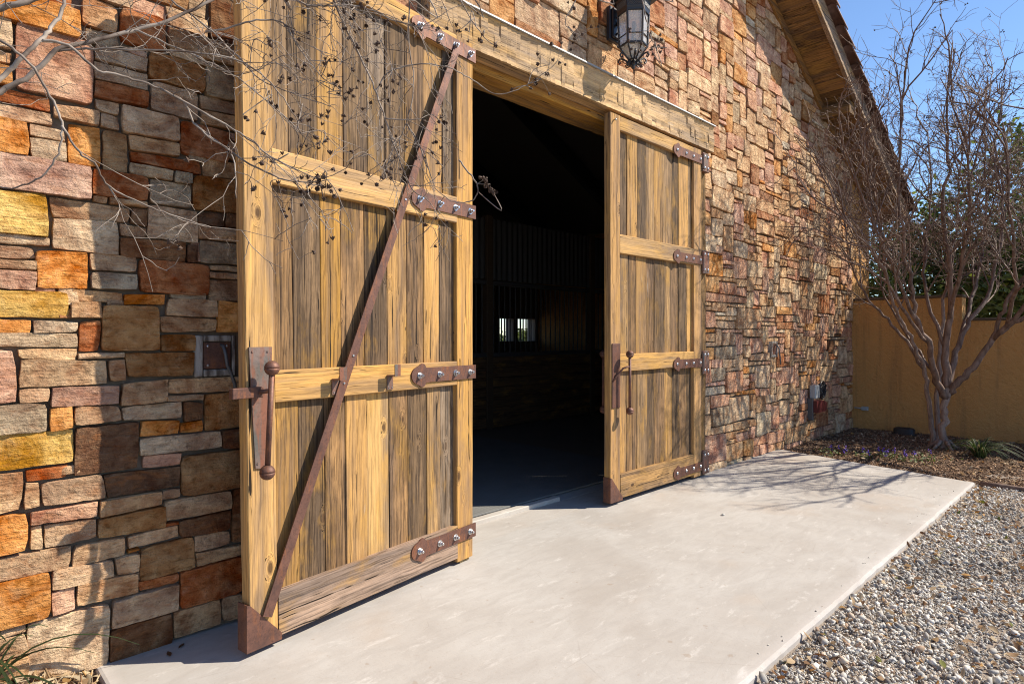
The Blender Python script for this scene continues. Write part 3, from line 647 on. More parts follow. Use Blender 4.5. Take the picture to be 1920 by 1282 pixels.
def make_door(name, loc, rz, label, left):
    t = thing(name, loc, label, 'barn door', rotz=rz); rng = random.Random(31 if left else 77)
    sh = (lambda p: (p[0] + .016 * (p[2] - 1.0) * max(0, min(1, p[0] / 1.6)), p[1], p[2])) if left else None
    z0, z1 = .040, 3.56; W = 1.655
    wood('stile', t, (1.505, -.07, z0), (W, 0, z1), 2, LGT if left else (.58, .345, .14), .30, nseg=22, warp=sh, jit=.003)
    wood('stile', t, (.002, -.07, z0 - .015), (.165, 0, z1), 2, HON if left else TAN, .22, nseg=20, warp=sh)
    rails = [(3.43, z1 - .002), (2.302, 2.474), (1.214, 1.374), (.052, .272)]
    for i, (a, b) in enumerate(rails):
        c = [LGT, (.66, .42, .185), (.62, .37, .135), (.46, .33, .245)][i] if left else [(.58, .37, .165), (.57, .36, .155), (.58, .35, .13), (.52, .32, .14)][i]
        wood('rail', t, (.166, -.066, a), (1.504, .004 if i == 3 else 0.001, b), 0, c, [.2, .12, .2, .6][i], nseg=12, warp=sh, jit=.0035)
    for pi, (a, b) in enumerate(((.262, 1.224), (1.364, 2.312), (2.464, 3.44))):
        xs = list(PLANKS_L)
        if left:
            for k in range(1, 9): xs[k] += rng.uniform(-.02, .02)
            cols = [['Y', 'D', 'B', 'H', 'L', 'B', 'D', 'T', 'G'], ['B', 'D', 'Y', 'B', 'D', 'H', 'B', 'H', 'D'], ['T', 'D', 'H', 'D', 'G', 'D', 'B', 'H', 'G']][pi]
        else:
            xs = [1.504, 1.35, 1.20, 1.03, .875, .715, .555, .405, .26, .158]
            for k in range(1, 9): xs[k] += rng.uniform(-.025, .025)
            cols = [['H', 'B', 'T', 'D', 'B', 'H', 'D', 'B', 'D'], ['T', 'B', 'H', 'B', 'D', 'T', 'B', 'D', 'H'], ['D', 'H', 'D', 'T', 'H', 'T', 'D', 'H', 'T']][pi]
        CM = dict(Y=((.56, .315, .085), .55), D=((.25, .165, .092), 1.0), B=((.39, .235, .11), .9), H=((.56, .335, .13), .45), L=((.60, .385, .165), .3), T=((.49, .315, .15), .65), G=((.37, .28, .195), .9))
        for k in range(9):
            c, we = CM[cols[k]]; v = rng.uniform(.92, 1.28); dy = rng.uniform(-.004, .004)
            wood('plank', t, (xs[k + 1] + .001, -.062, a), (xs[k] - .001, -.034 + dy, b), 2, [q * v for q in c], we, nseg=8, warp=sh, jit=.002, ch=.003)
    # strap hinges
    zs = [3.478, 2.398, 1.298, .205] if left else [3.455, 2.362, 1.250, .128]
    for i, z in enumerate(zs):
        mb = MB(); prism(mb, [(x, z + q) for x, q in trefoil(.595)], .0045, .0125); s = mb.build('strap_hinge', 'rust', t)
        for x in (.045, .195, .345, .525): add_bolt(s, x, .0125, z, left)
    if not left:
        for (a, b) in ((3.34, 3.545), (2.225, 2.475), (1.125, 1.375), (.03, .28)):
            mb = MB(); box(mb, (-.158, -.041, a), (-.012, .010, b), ch=.004); lathe(mb, [(.016, a + .02), (.016, b - .02)], (-.012, .012, 0), 12); p = mb.build('hinge_plate', 'plate', t)
            for x in (-.125, -.055):
                for z in (a + .04, b - .04): add_bolt(p, x, .010, z, False)
    # corner shoe
    mb = MB(); d = .006; vs = [(W + d, d, .055), (1.475, d, .055), (W + d, d, .26)]
    pr = MB(); q = 1.475
    prism(pr, [(W + d, .036), (W + d, .262), (W - .012, .256), (q, .066), (q, .036)], .002, .007); s = pr.build('corner_shoe', 'rust', t)
    e = MB(); box(e, (W + .001, -.075, .036), (W + .0058, .0068, .262)); box(e, (q, -.075, .033), (W + .006, .0066, .0385)); e.build('shoe_plate', 'rust', s)
    # handle
    def handle(yo, x, zt, zb, parent, tx=0.0):
        mb = MB(); tube(mb, [(x + tx, yo, zb), (x, yo, zt)], .0135, 12); h = mb.build('handle', 'rust', parent, True)
        for zz, xx in ((zt, x), (zb, x + tx)):
            b = MB(); prof = []
            for i in range(13):
                a = math.pi * i / 12; r = .036 * math.sin(a); 
                prof.append((max(r, .0005), -.036 * math.cos(a)))
                if i == 6: prof += [(.0325, -.001), (.0325, .001), (.036, .002)]
            lathe(b, prof, (xx, yo, zz), 20); b.build('handle_ball', 'rust', h, True)
        return h
    if left:
        pl = MB(); prism(pl, [(1.652, 1.492), (1.532, 1.492), (1.535, 1.25), (1.556, .90), (1.618, .908)], .0015, .010); p = pl.build('latch_plate', 'plate', t)
        for x, z in ((1.635, 1.47), (1.555, 1.47), (1.632, 1.20), (1.607, .93)): 
            mb = MB(); lathe(mb, [(.006, 0), (.005, .004)], (x, .010, z), 8, axis=1); mb.build('rivet', 'plate', p)
        h = handle(.095, 1.585, 1.392, .900, t, .024)
        mb = MB(); tube(mb, [(1.588, .095, 1.285), (1.60, .075, 1.283), (1.615, .045, 1.278), (1.62, .012, 1.275)], [.010, .011, .012, .013], 10); mb.build('latch_arm', 'rust', h, True)
        mb = MB(); box(mb, (1.598, .0105, 1.252), (1.752, .046, 1.302), ch=.003); mb.build('latch_bar', 'rust', t)
    else:
        pl = MB(); box(pl, (1.515, .0015, .888), (1.637, .010, 1.473), ch=.002); pl.build('latch_plate', 'rust', t)
        h = handle(.085, 1.475, 1.375, .858, t)
        mb = MB(); tube(mb, [(1.475, .085, 1.262), (1.52, .080, 1.260), (1.54, .06, 1.25), (1.60, .02, 1.17), (1.63, .008, 1.13)], .009, 8); mb.build('latch_arm', 'rust', h, True)
        h2 = handle(-.15, 1.56, 1.375, .858, t)
        mb = MB(); tube(mb, [(1.56, -.15, 1.262), (1.57, -.07, 1.262)], .009, 8); mb.build('latch_arm', 'rust', h2, True)
        mb = MB(); tube(mb, [(1.60, .003, 3.50), (1.60, .02, 3.505), (1.605, .024, 3.49)], .007, 8); mb.build('bullet_catch', 'steel', t, True)
    if left:
        # long flat brace and the two bar rests
        mb = MB(); A = Vector((.168, 0, 3.49)); B = Vector((1.575, 0, .178)); dd = (B - A).normalized(); nn = Vector((dd.z, 0, -dd.x)) * .026
        def q(p, y): p = sh(p) if sh else p; return (p[0], y, p[2])
        vs = []; N = 12
        for i in range(N + 1):
            c = A + (B - A) * (i / N)
            for (s_, y) in ((-1, .0135), (1, .0135), (1, .020), (-1, .020)): vs.append(q(c + nn * s_, y))
        fs = [(i * 4 + j, i * 4 + (j + 1) % 4, i * 4 + 4 + (j + 1) % 4, i * 4 + 4 + j) for i in range(N) for j in range(4)] + [(3, 2, 1, 0), (N * 4, N * 4 + 1, N * 4 + 2, N * 4 + 3)]
        mb.add(vs, fs); br = mb.build('brace', 'rust', t)
        mb = MB(); vs = []
        for i in range(N + 1):                                  # the turned lip that stiffens the brace
            c = A + (B - A) * (i / N)
            for (s_, y) in ((.80, -.02), (1.0, -.02), (1.0, .0134), (.80, .0134)): vs.append(q(c + nn * s_, y))
        mb.add(vs, fs); mb.build('brace_lip', 'rust', br)
        for f_ in (.338, .62, .665):
            c = A + (B - A) * f_; c = Vector(sh(c)); mb = MB(); lathe(mb, [(.007, 0), (.006, .004)], (c.x, .020, c.z), 8, axis=1); mb.build('rivet', 'steel', br)
        for x in (1.155, .765):
            mb = MB(); box(mb, (x - .022, .0045, 1.228), (x + .022, .0105, 1.315)); box(mb, (x - .022, .0105, 1.309), (x + .022, .075, 1.315)); box(mb, (x - .022, .070, 1.3155), (x + .022, .0755, 1.378)); hk = mb.build('bar_rest', 'plate', t)
            for dx in (-.012, .012):
                b = MB(); lathe(b, [(.004, 0), (.003, .003)], (x + dx, .0105, 1.24), 8, axis=1); b.build('rivet', 'steel', hk)
        mb = MB(); board(mb, (.03, -.06, .004), (.12, -.012, .024), 0, (.36, .26, .12), .4, nseg=2); mb.build('foot_block', 'wood', t)
    return t
make_door('barn_door_leaf', (2.786, -.20, 0), R(180 + 8.65), 'weathered plank barn door swung open against the stone wall, with diagonal iron brace', True)
make_door('barn_door_leaf', (6.16, -.10, 0), R(180), 'weathered plank barn door hung half shut on the post beside the dark doorway', False)

# ------------------------------------------------------------------ lantern
def make_lantern():
    c = Vector((4.58, -.295, 0)); t = thing('wall_lantern', (4.6, 0, 4.23), 'black iron hexagonal lantern on a scrolled bracket above the doorway', 'lantern'); off = Vector((-4.6, 0, -4.23))
    def B(mb, name, mat, parent=t, smooth=False):
        mb.v = [(v[0] + off.x, v[1] + off.y, v[2] + off.z) for v in mb.v]; return mb.build(name, mat, parent, smooth)
    mb = MB(); box(mb, (4.535, -.075, 4.235), (4.685, -.03, 4.545), ch=.008); box(mb, (4.555, -.10, 4.255), (4.665, -.0755, 4.525), ch=.006); B(mb, 'backplate', 'iron')
    r = .135; zb, zt = 4.10, 4.38; rot = R(12)
    def hexp(rad, z): return [(c.x + rad * math.cos(rot + i * math.pi / 3), c.y + rad * math.sin(rot + i * math.pi / 3), z) for i in range(6)]
    gl = MB(); lathe(gl, [(.118, zb + .012), (.130, zt - .01)], (c.x, c.y, 0), 6, rot=rot); B(gl, 'glass', 'lampglass')
    gl2 = MB(); lathe(gl2, [(.035, 3.99), (.105, zb - .012)], (c.x, c.y, 0), 6, rot=rot); B(gl2, 'lower_glass', 'lampglass')
    fr = MB()
    bt, tp, lo = hexp(.124, zb), hexp(.137, zt), hexp(.04, 3.985)
    for i in range(6):
        tube(fr, [bt[i], tp[i]], .0095, 6); tube(fr, [bt[i], bt[(i + 1) % 6]], .010, 6); tube(fr, [tp[i], tp[(i + 1) % 6]], .011, 6); tube(fr, [bt[i], lo[i]], .007, 6); tube(fr, [lo[i], lo[(i + 1) % 6]], .007, 6)
        a = Vector(bt[i]).lerp(Vector(tp[i]), .28); b = Vector(bt[(i + 1) % 6]).lerp(Vector(tp[(i + 1) % 6]), .28); tube(fr, [a, b], .005, 5)
    B(fr, 'frame', 'iron')
    co = MB(); lathe(co, [(.139, zt + .008), (.146, zt + .03), (.146, zt + .10), (.16, zt + .12)], (c.x, c.y, 0), 6, rot=rot); cob = B(co, 'collar', 'iron')
    me = MB()                                                   # pierced grille on the collar
    for i in range(6):
        p0, p1 = Vector(hexp(.149, zt + .035)[i]), Vector(hexp(.149, zt + .035)[(i + 1) % 6])
        for k in range(9):
            a = p0.lerp(p1, .08 + .84 * k / 8)
            for sgn in (-1, 1):
                b = p0.lerp(p1, min(.94, max(.06, .08 + .84 * (k + sgn * 3) / 8)))
                tube(me, [a, b + Vector((0, 0, .06))], .0022, 4)
    B(me, 'grille', 'darkmetal')
    rf = MB(); lathe(rf, [(.205, zt + .125), (.20, zt + .14), (.15, zt + .20), (.10, zt + .24), (.06, zt + .33), (.05, zt + .36), (.015, zt + .38), (.022, zt + .41), (.006, zt + .45)], (c.x, c.y, 0), 6, rot=rot); B(rf, 'roof', 'iron')
    def spiral(o, dirx, up, n=16, r0=.05, turns=1.25):
        pts = []
        for i in range(n + 1):
            q = i / n; a = q * turns * 2 * math.pi; rr = r0 * (1 - .75 * q); pts.append(Vector(o) + Vector(dirx) * (rr * math.cos(a)) + Vector((0, 0, up)) * (rr * math.sin(a)))
        return pts
    ar = MB()
    tube(ar, [(4.61, -.10, 4.44), (4.605, -.16, 4.47), (4.60, -.21, 4.45), (4.595, -.235, 4.40), (4.59, -.20, 4.37), (4.59, -.165, 4.385)], .010, 6)
    tube(ar, [(4.61, -.10, 4.30), (4.60, -.15, 4.27), (4.60, -.185, 4.20), (4.595, -.17, 4.14), (4.59, -.19, 4.10)], .009, 6); tube(ar, spiral((4.605, -.15, 4.39), (0, 1, 0), 1, r0=.045), .007, 5); tube(ar, spiral((4.605, -.14, 4.19), (0, 1, 0), -1, r0=.04), .007, 5)
    tube(ar, [(4.605, -.125, 4.50), (4.605, -.16, 4.60), (4.60, -.22, 4.66), (4.58, -.29, 4.70)], .010, 6); tube(ar, [(4.605, -.10, 4.38), (4.60, -.19, 4.33)], .012, 6)
    B(ar, 'bracket_arm', 'iron', t, True)
    sc = MB()
    for i in range(6):
        a = rot + i * math.pi / 3 + math.pi / 6; d = Vector((math.cos(a), math.sin(a), 0)); o = c + d * .075 + Vector((0, 0, 3.985))
        tube(sc, [c + Vector((0, 0, 3.97)), c + d * .03 + Vector((0, 0, 3.965)), o + d * .03 + Vector((0, 0, .035)), o + d * .055 + Vector((0, 0, .04)), o + d * .07 + Vector((0, 0, .015)), o + d * .055 + Vector((0, 0, -.005)), o + d * .045 + Vector((0, 0, .01))], .008, 6)
        tube(sc, spiral(c + d * .05 + Vector((0, 0, 3.955)), d, -1, r0=.026, n=12), .0065, 5)
    lathe(sc, [(.012, 3.985), (.022, 3.965), (.026, 3.95), (.012, 3.93), (.016, 3.915), (.003, 3.90)], (c.x, c.y, 0), 10)
    B(sc, 'scroll_finial', 'iron', t, True)
    cd = MB(); lathe(cd, [(.022, 4.13), (.022, 4.29), (.008, 4.31)], (c.x, c.y, 0), 10); B(cd, 'candle', 'limestone')
make_lantern()

# ------------------------------------------------------------------ small fittings on the walls
def make_keeper(name, x0, x1, z0, z1, label, y=-.005):
    t = thing(name, ((x0 + x1) / 2, y, (z0 + z1) / 2), label, 'door catch', 'door catches set in the stone wall'); w2, h2 = (x1 - x0) / 2, (z1 - z0) / 2
    fw = .045
    for lo, hi in (((-w2, -.006, -h2 + .004), (-w2 + fw - .003, .05, h2 - .004)), ((w2 - .018, 0, -h2 + .004), (w2, .05, h2 - .004)), ((-w2 + fw, 0, h2 - .036), (w2 - .022, .05, h2 - .004)), ((-w2 + fw, -.004, -h2 + .004), (w2 - .022, .05, -h2 + .040))):
        mb = MB(); box(mb, lo, hi, ch=.005); mb.build('surround_stone', 'limestone', t)
    mb = MB(); box(mb, (-w2 + fw + .001, .004, -h2 + .043), (w2 - .024, .03, h2 - .04), ch=.003); mb.build('plate', 'rust', t)
    for dx in (-w2 + fw + .022, w2 - .045):
        for dz in (-h2 + .062, h2 - .06):
            b = MB(); lathe(b, [(.007, 0), (.006, -.004), (.002, -.006)], (dx, .004, dz), 8, axis=1); b.build('bolt', 'steel', t)
    hk = MB(); cx = .03
    tube(hk, [(cx, .004, .055), (cx, -.03, .05), (cx + .004, -.05, .01), (cx + .012, -.052, -.05), (cx + .03, -.05, -.09), (cx + .05, -.05, -.15), (cx + .06, -.045, -.20)], .009, 8); hk.build('hook', 'darkmetal', t, True)
make_keeper('door_catch', 1.052, 1.260, 1.328, 1.552, 'dark iron catch plate in pale stone behind the edge of the open door')
make_keeper('door_catch', 8.10, 8.32, 1.25, 1.47, 'dark iron catch with hanging hook on the stone wall past the half shut door', -.045)
t = thing('utility_box', (9.66, -.04, .5), 'small dark red box under a grey one low on the stone wall', 'utility box')
mb = MB(); prism(mb, [(-.20, -.09), (.20, -.09), (.22, .03), (.10, .075), (-.20, .085)], -.11, 0); mb.build('red_cover', 'redbox', t)
mb = MB(); box(mb, (-.22, -.06, -.20), (-.18, .02, .12), ch=.005); mb.build('bracket', 'darkmetal', t)
mb = MB(); box(mb, (-.19, -.09, .115), (-.02, 0, .31), ch=.01); gb = mb.build('grey_cover', 'greybox', t)
mb = MB(); tube(mb, [(-.02, -.03, .22), (.14, -.03, .22)], .012, 8); tube(mb, [(-.02, -.03, .16), (.14, -.03, .16)], .012, 8); mb.build('conduit', 'iron', gb)
t = thing('wall_ornament', (9.97, -.055, .71), 'black oval pierced iron ornament beside the red box on the wall', 'ornament')
mb = MB(); pts = [(.13 * math.cos(a * math.pi / 12), 0, .135 * math.sin(a * math.pi / 12)) for a in range(25)]; tube(mb, pts, .012, 6); mb.build('rim', 'iron', t, True)
mb = MB(); rng = random.Random(2)
for i in range(34):
    a, r_ = rng.uniform(0, 6.28), .12 * math.sqrt(rng.random()); o_ = Vector((r_ * math.cos(a), -.006 + rng.uniform(-.012, .004), r_ * math.sin(a))); b = rng.uniform(0, 6.28)
    tube(mb, [o_ + Vector((.02 * math.cos(b + k), 0, .02 * math.sin(b + k))) for k in (0, .9, 1.8, 2.7, 3.6)], .005, 5)
prism(mb, [(.118 * math.cos(a * math.pi / 8), .122 * math.sin(a * math.pi / 8)) for a in range(16)], .006, .011); mb.build('scrollwork', 'iron', t)

# ------------------------------------------------------------------ garden wall
gw = thing('garden_wall', (11.5, 0, 0), 'ochre stucco garden wall stepping down behind the bare tree', 'garden wall')
mb = MB(); prism(mb, [(0, -.2), (.30, -.2), (.30, 2.13), (0, 2.13)], -1.55, -.002); a = mb.build('wall_section', 'stucco', gw)
mb = MB(); box(mb, (-.02, -1.57, 2.1302), (.32, -.004, 2.175), ch=.012); mb.build('coping', 'darkwood', a)
mb = MB(); prism(mb, [(0.004, -.2), (.296, -.2), (.296, 1.765), (0.004, 1.765)], -9, -1.552); a = mb.build('wall_section', 'stucco', gw)
mb = MB(); box(mb, (-.018, -9, 1.7652), (.318, -1.5725, 1.808), ch=.012); mb.build('coping', 'darkwood', a)
t = thing('outlet_box', (11.5, -.22, .315), 'small grey outlet box with conduit low on the ochre wall', 'outlet box')
mb = MB(); box(mb, (-.055, -.05, -.032), (-.002, .05, .032), ch=.005); mb.build('cover', 'greybox', t)
mb = MB(); tube(mb, [(-.02, .05, 0), (-.02, .165, 0)], .012, 8); mb.build('conduit', 'greybox', t, True)
t = thing('rubber_tub', (11.22, -.85, -.03), 'low black rubber tub upturned on the mulch against the ochre wall', 'tub')
mb = MB(); N = 28
def ov(rx, ry, z): return [(rx * math.copysign(abs(math.cos(a)) ** .6, math.cos(a)), ry * math.copysign(abs(math.sin(a)) ** .6, math.sin(a)), z) for a in [2 * math.pi * i / N for i in range(N)]]
rings = [ov(.10, .15, -.02), ov(.105, .155, .02), ov(.096, .146, .028), ov(.093, .142, .09), ov(.08, .125, .113), ov(.05, .09, .12)]
vs = sum(rings, []); fs = [(k * N + i, k * N + (i + 1) % N, (k + 1) * N + (i + 1) % N, (k + 1) * N + i) for k in range(5) for i in range(N)] + [tuple(5 * N + i for i in range(N))]
mb.add(vs, fs); mb.build('tub_body', 'blackplastic', t, True); mb = MB(); tube(mb, [Vector(p) for p in ov(.107, .157, .02)] + [Vector(ov(.107, .157, .02)[0])], .012, 6); mb.build('rim', 'blackplastic', t, True)

# ------------------------------------------------------------------ branching plants
def curve(rng, p, d, L, n, wob, up=0.0, droop=0.0):
    pts = [Vector(p)]; d = Vector(d).normalized()
    for i in range(n):
        d = d + Vector((rng.gauss(0, wob), rng.gauss(0, wob), rng.gauss(0, wob) + up - droop * i / n)); d.normalize(); pts.append(pts[-1] + d * (L / n))
    return pts
def lerp_path(pts, t):
    n = len(pts) - 1; k = min(n - 1, int(t * n)); return pts[k].lerp(pts[k + 1], t * n - k), (pts[k + 1] - pts[k]).normalized()
def smooth_path(pts, sub=4):
    out = []; n = len(pts)
    for i in range(n - 1):
        p0, p1, p2, p3 = pts[max(0, i - 1)], pts[i], pts[i + 1], pts[min(n - 1, i + 2)]
        for k in range(sub):
            t = k / sub; out.append(.5 * ((2 * p1) + (p2 - p0) * t + (2 * p0 - 5 * p1 + 4 * p2 - p3) * t * t + (3 * p1 - p0 - 3 * p2 + p3) * t ** 3))
    out.append(pts[-1]); return out
def side_dir(rng, t, ang, bias=None):
    o = t.orthogonal().normalized(); o.rotate(Matrix.Rotation(rng.uniform(0, 6.283), 3, t))
    if bias is not None: o = (o + Vector(bias)).normalized()
    return (t * math.cos(ang) + o * math.sin(ang)).normalized()
def pod(mb, p, r, rng):
    vs = []; fs = []; q = Matrix.Rotation(rng.uniform(0, 6.28), 3, Vector((rng.gauss(0, 1), rng.gauss(0, 1), rng.gauss(0, 1))).normalized())
    n = 6
    vs.append(q @ Vector((0, 0, -r)))
    for i in range(n): a = i * math.pi / 3; vs.append(q @ Vector((math.cos(a) * r * .85, math.sin(a) * r * .85, r * .1)))
    for i in range(n): a = i * math.pi / 3 + .1; vs.append(q @ Vector((math.cos(a) * r * 1.0, math.sin(a) * r * 1.0, r * .95)))
    vs.append(q @ Vector((0, 0, r * .15)))
    for i in range(n):
        j = (i + 1) % n; fs += [(0, 1 + j, 1 + i), (1 + i, 1 + j, 7 + i), (7 + i, 1 + j, 13)]
    mb.add([Vector(p) + v for v in vs], fs)
def make_myrtle():
    rng = random.Random(14); base = Vector((10.12, -1.57, -.02))
    t = thing('bare_tree', base, 'bare crepe myrtle tree with smooth pale trunk in front of the ochre wall', 'tree')
    def W(*l): return [at(u, v, d) for u, v, d in l]
    D0 = 8.41
    # limbs traced from their forks: (u, v, distance) then radius at start and end
    fork = (1775, 738, 8.42)
    limbs = [
        (W((1768, 846, D0), (1769, 815, D0), (1771, 780, D0), (1774, 745, D0), (1776, 725, D0)), .105, .065),
        (W((1748, 842, 8.62), (1747, 800, 8.62), (1740, 740, 8.60), (1732, 690, 8.55), (1712, 640, 8.5), (1690, 600, 8.4), (1672, 560, 8.3), (1660, 500, 8.2), (1655, 430, 8.1), (1640, 350, 8.0), (1620, 260, 7.9)), .048, .010),
        (W((1760, 842, 8.8), (1757, 780, 8.85), (1762, 700, 8.9), (1765, 620, 8.95), (1775, 540, 9.0), (1790, 440, 9.1), (1800, 330, 9.2), (1815, 210, 9.3)), .055, .010),
        (W((1774, 745, D0), (1756, 715, 8.3), (1748, 680, 8.2), (1738, 640, 8.1), (1722, 610, 8.0), (1714, 560, 7.9), (1700, 500, 7.8), (1690, 430, 7.7), (1684, 330, 7.6), (1690, 220, 7.55), (1700, 120, 7.5)), .050, .008),
        (W((1776, 725, D0), (1774, 690, 8.4), (1772, 650, 8.4), (1780, 600, 8.35), (1782, 540, 8.3), (1778, 470, 8.2), (1768, 390, 8.1), (1780, 300, 8.0), (1775, 200, 7.9), (1785, 90, 7.8)), .060, .008),
        (W((1776, 725, D0), (1786, 690, 8.45), (1798, 650, 8.5), (1812, 610, 8.5), (1850, 560, 8.6), (1870, 480, 8.7), (1880, 380, 8.8), (1870, 270, 8.9), (1880, 170, 9.0)), .052, .008),
        (W((1779, 735, D0), (1800, 712, 8.3), (1832, 680, 8.2), (1862, 636, 8.1), (1888, 612, 8.0), (1925, 595, 7.85), (1980, 555, 7.7), (2040, 480, 7.6), (2080, 380, 7.5)), .055, .009),
        (W((1862, 636, 8.1), (1874, 600, 8.0), (1890, 560, 7.9), (1930, 500, 7.8), (1950, 420, 7.7), (1960, 310, 7.6), (1955, 200, 7.5)), .032, .008),
        (W((1732, 690, 8.55), (1700, 640, 8.7), (1665, 600, 8.9), (1630, 565, 9.0), (1605, 520, 9.1), (1590, 450, 9.1), (1578, 380, 9.1), (1560, 300, 9.1)), .026, .007),
        (W((1798, 650, 8.5), (1822, 560, 8.9), (1840, 480, 9.2), (1850, 380, 9.4), (1845, 270, 9.6), (1850, 160, 9.7)), .034, .008),
        (W((1722, 610, 8.0), (1690, 540, 7.8), (1660, 470, 7.6), (1630, 400, 7.5), (1600, 320, 7.4), (1572, 250, 7.3)), .026, .006),
        (W((1772, 650, 8.4), (1740, 560, 8.6), (1735, 460, 8.8), (1745, 360, 8.9), (1740, 250, 9.0)), .030, .008),
        (W((1888, 612, 8.0), (1905, 540, 7.5), (1900, 440, 7.2), (1890, 330, 7.0), (1880, 230, 6.9)), .028, .008),
        (W((1738, 640, 8.1), (1700, 590, 7.7), (1668, 530, 7.4), (1640, 480, 7.2), (1600, 430, 7.05), (1565, 380, 6.95)), .024, .006),
        (W((1780, 600, 8.35), (1800, 500, 7.8), (1820, 400, 7.4), (1815, 300, 7.2), (1825, 200, 7.1)), .030, .008),
        ([at(1925, 595, 7.85), Vector((10.1, -3.0, 2.0)), Vector((9.95, -3.35, 2.5)), Vector((9.75, -3.65, 3.1)), Vector((9.6, -3.8, 3.7))], .036, .009),
        ([at(1862, 636, 8.1), Vector((9.9, -2.6, 2.1)), Vector((9.65, -2.95, 2.7)), Vector((9.4, -3.2, 3.3)), Vector((9.2, -3.35, 3.9))], .032, .008),
        ([Vector((9.95, -3.35, 2.5)), Vector((9.5, -3.55, 2.8)), Vector((9.1, -3.7, 3.2)), Vector((8.8, -3.8, 3.6))], .026, .008),
        ([at(1980, 555, 7.7), Vector((10.5, -3.6, 2.6)), Vector((10.5, -3.95, 3.2)), Vector((10.4, -4.1, 3.9))], .030, .008),
        ([Vector((9.9, -2.6, 2.1)), Vector((9.4, -2.75, 2.6)), Vector((9.1, -2.95, 3.0)), Vector((8.9, -3.05, 3.5))], .020, .007),
        (W((1750, 700, 8.5), (1720, 660, 8.9), (1690, 610, 9.3), (1655, 540, 9.5), (1640, 450, 9.6), (1625, 350, 9.6)), .024, .006),
    ]
    trunk = MB(); tw = MB(); fine = MB(); pods = MB(); L0 = t.location
    def ok(p): return p.y < -.10 and p.x < 13 and p.z > 1.85
    smooth = []
    for i, (pts, r0, r1) in enumerate(limbs):
        sp = smooth_path(pts, 4); n = len(sp); jr = random.Random(i)
        for k in range(1, n - 1): sp[k] = sp[k] + Vector((jr.gauss(0, .012), jr.gauss(0, .012), jr.gauss(0, .008)))
        rad = [r0 + (r1 - r0) * (k / (n - 1)) ** .8 for k in range(n)]
        if i == 0: rad = [.050 + .034 * max(0, 1 - k / 4) ** 2.0 - .006 * k / n for k in range(n)]
        elif i in (1, 2): rad = [q * .8 for q in rad]; rad[0] *= 1.4; rad[1] *= 1.2
        tube(trunk if i < 3 else tw, [q - L0 for q in sp], rad, 10 if i < 3 else 7); smooth.append((sp, rad))
    for a in (.3, 1.5, 2.6, 3.9, 5.2):                        # root flare
        d = Vector((math.cos(a), math.sin(a), 0)); tube(trunk, [Vector((0, 0, .12)) + d * .05, d * .14 + Vector((0, 0, .04)), d * .26 + Vector((0, 0, -.03))], [.03, .022, .008], 8)
    n3 = 0
    def twig(p, d, L, r, lvl):
        nonlocal n3
        if not ok(p): return
        n = 4 if lvl < 2 else 3
        pts = curve(rng, p, d, L, n + 1 if lvl < 2 else n, .20 if lvl < 2 else .24, .05 if lvl < 2 else .02)
        if pts[-1].y > -.1: pts = [Vector((q.x, min(q.y, -.12), q.z)) for q in pts]
        rr = [r + (max(.0018, r * .45) - r) * k / (len(pts) - 1) for k in range(len(pts))]
        tube(fine if lvl >= 1 else tw, [q - L0 for q in pts], rr, 3 if lvl >= 1 else 5, cap=False); n3 += 1
        if lvl < 3:
            m = max(1, int(L * (7, 7.6, 7.5)[lvl])); 
            for k in range(m):
                q, tt = lerp_path(pts, rng.uniform(.2 if lvl else .12, 1)); twig(q, side_dir(rng, tt, R(rng.uniform(25, 65)), (0, 0, .15)), L * rng.uniform(.35, .62), max(.0021, r * .54), lvl + 1)
        elif pts[-1].z > 3.6 and rng.random() < .16:
            for k in range(rng.randint(1, 3)): pod(pods, pts[-1] - L0 + Vector((rng.gauss(0, .012), rng.gauss(0, .012), rng.gauss(0, .015))), .010, rng)
    for i, (sp, rad) in enumerate(smooth):
        if i == 0: continue
        ln = sum((sp[k + 1] - sp[k]).length for k in range(len(sp) - 1)); m = int(ln * 3.6)
        for k in range(m):
            f_ = .30 + .70 * (k + rng.random()) / m if i in (1, 2) else .18 + .82 * (k + rng.random()) / m
            q, tt = lerp_path(sp, min(.999, f_)); twig(q, side_dir(rng, tt, R(rng.uniform(20, 54)), (0, 0, .28)), rng.uniform(.7, 1.45) * (1.05 - .3 * f_) * (.62 if sp[-1].y < -2.9 and sp[-1].z < 4.2 else 1), .0115, 0)
    trunk.build('trunk', 'bark', t, True, fix=False); tw.build('limbs', 'limbbark', t, True, fix=False); fine.build('crown', 'twig', t, True, fix=False)['kind'] = 'stuff'; pods.build('seed_pods', 'pod', t, fix=False)['kind'] = 'stuff'
    print('myrtle twigs', n3, 'faces', len(fine.f))
make_myrtle()

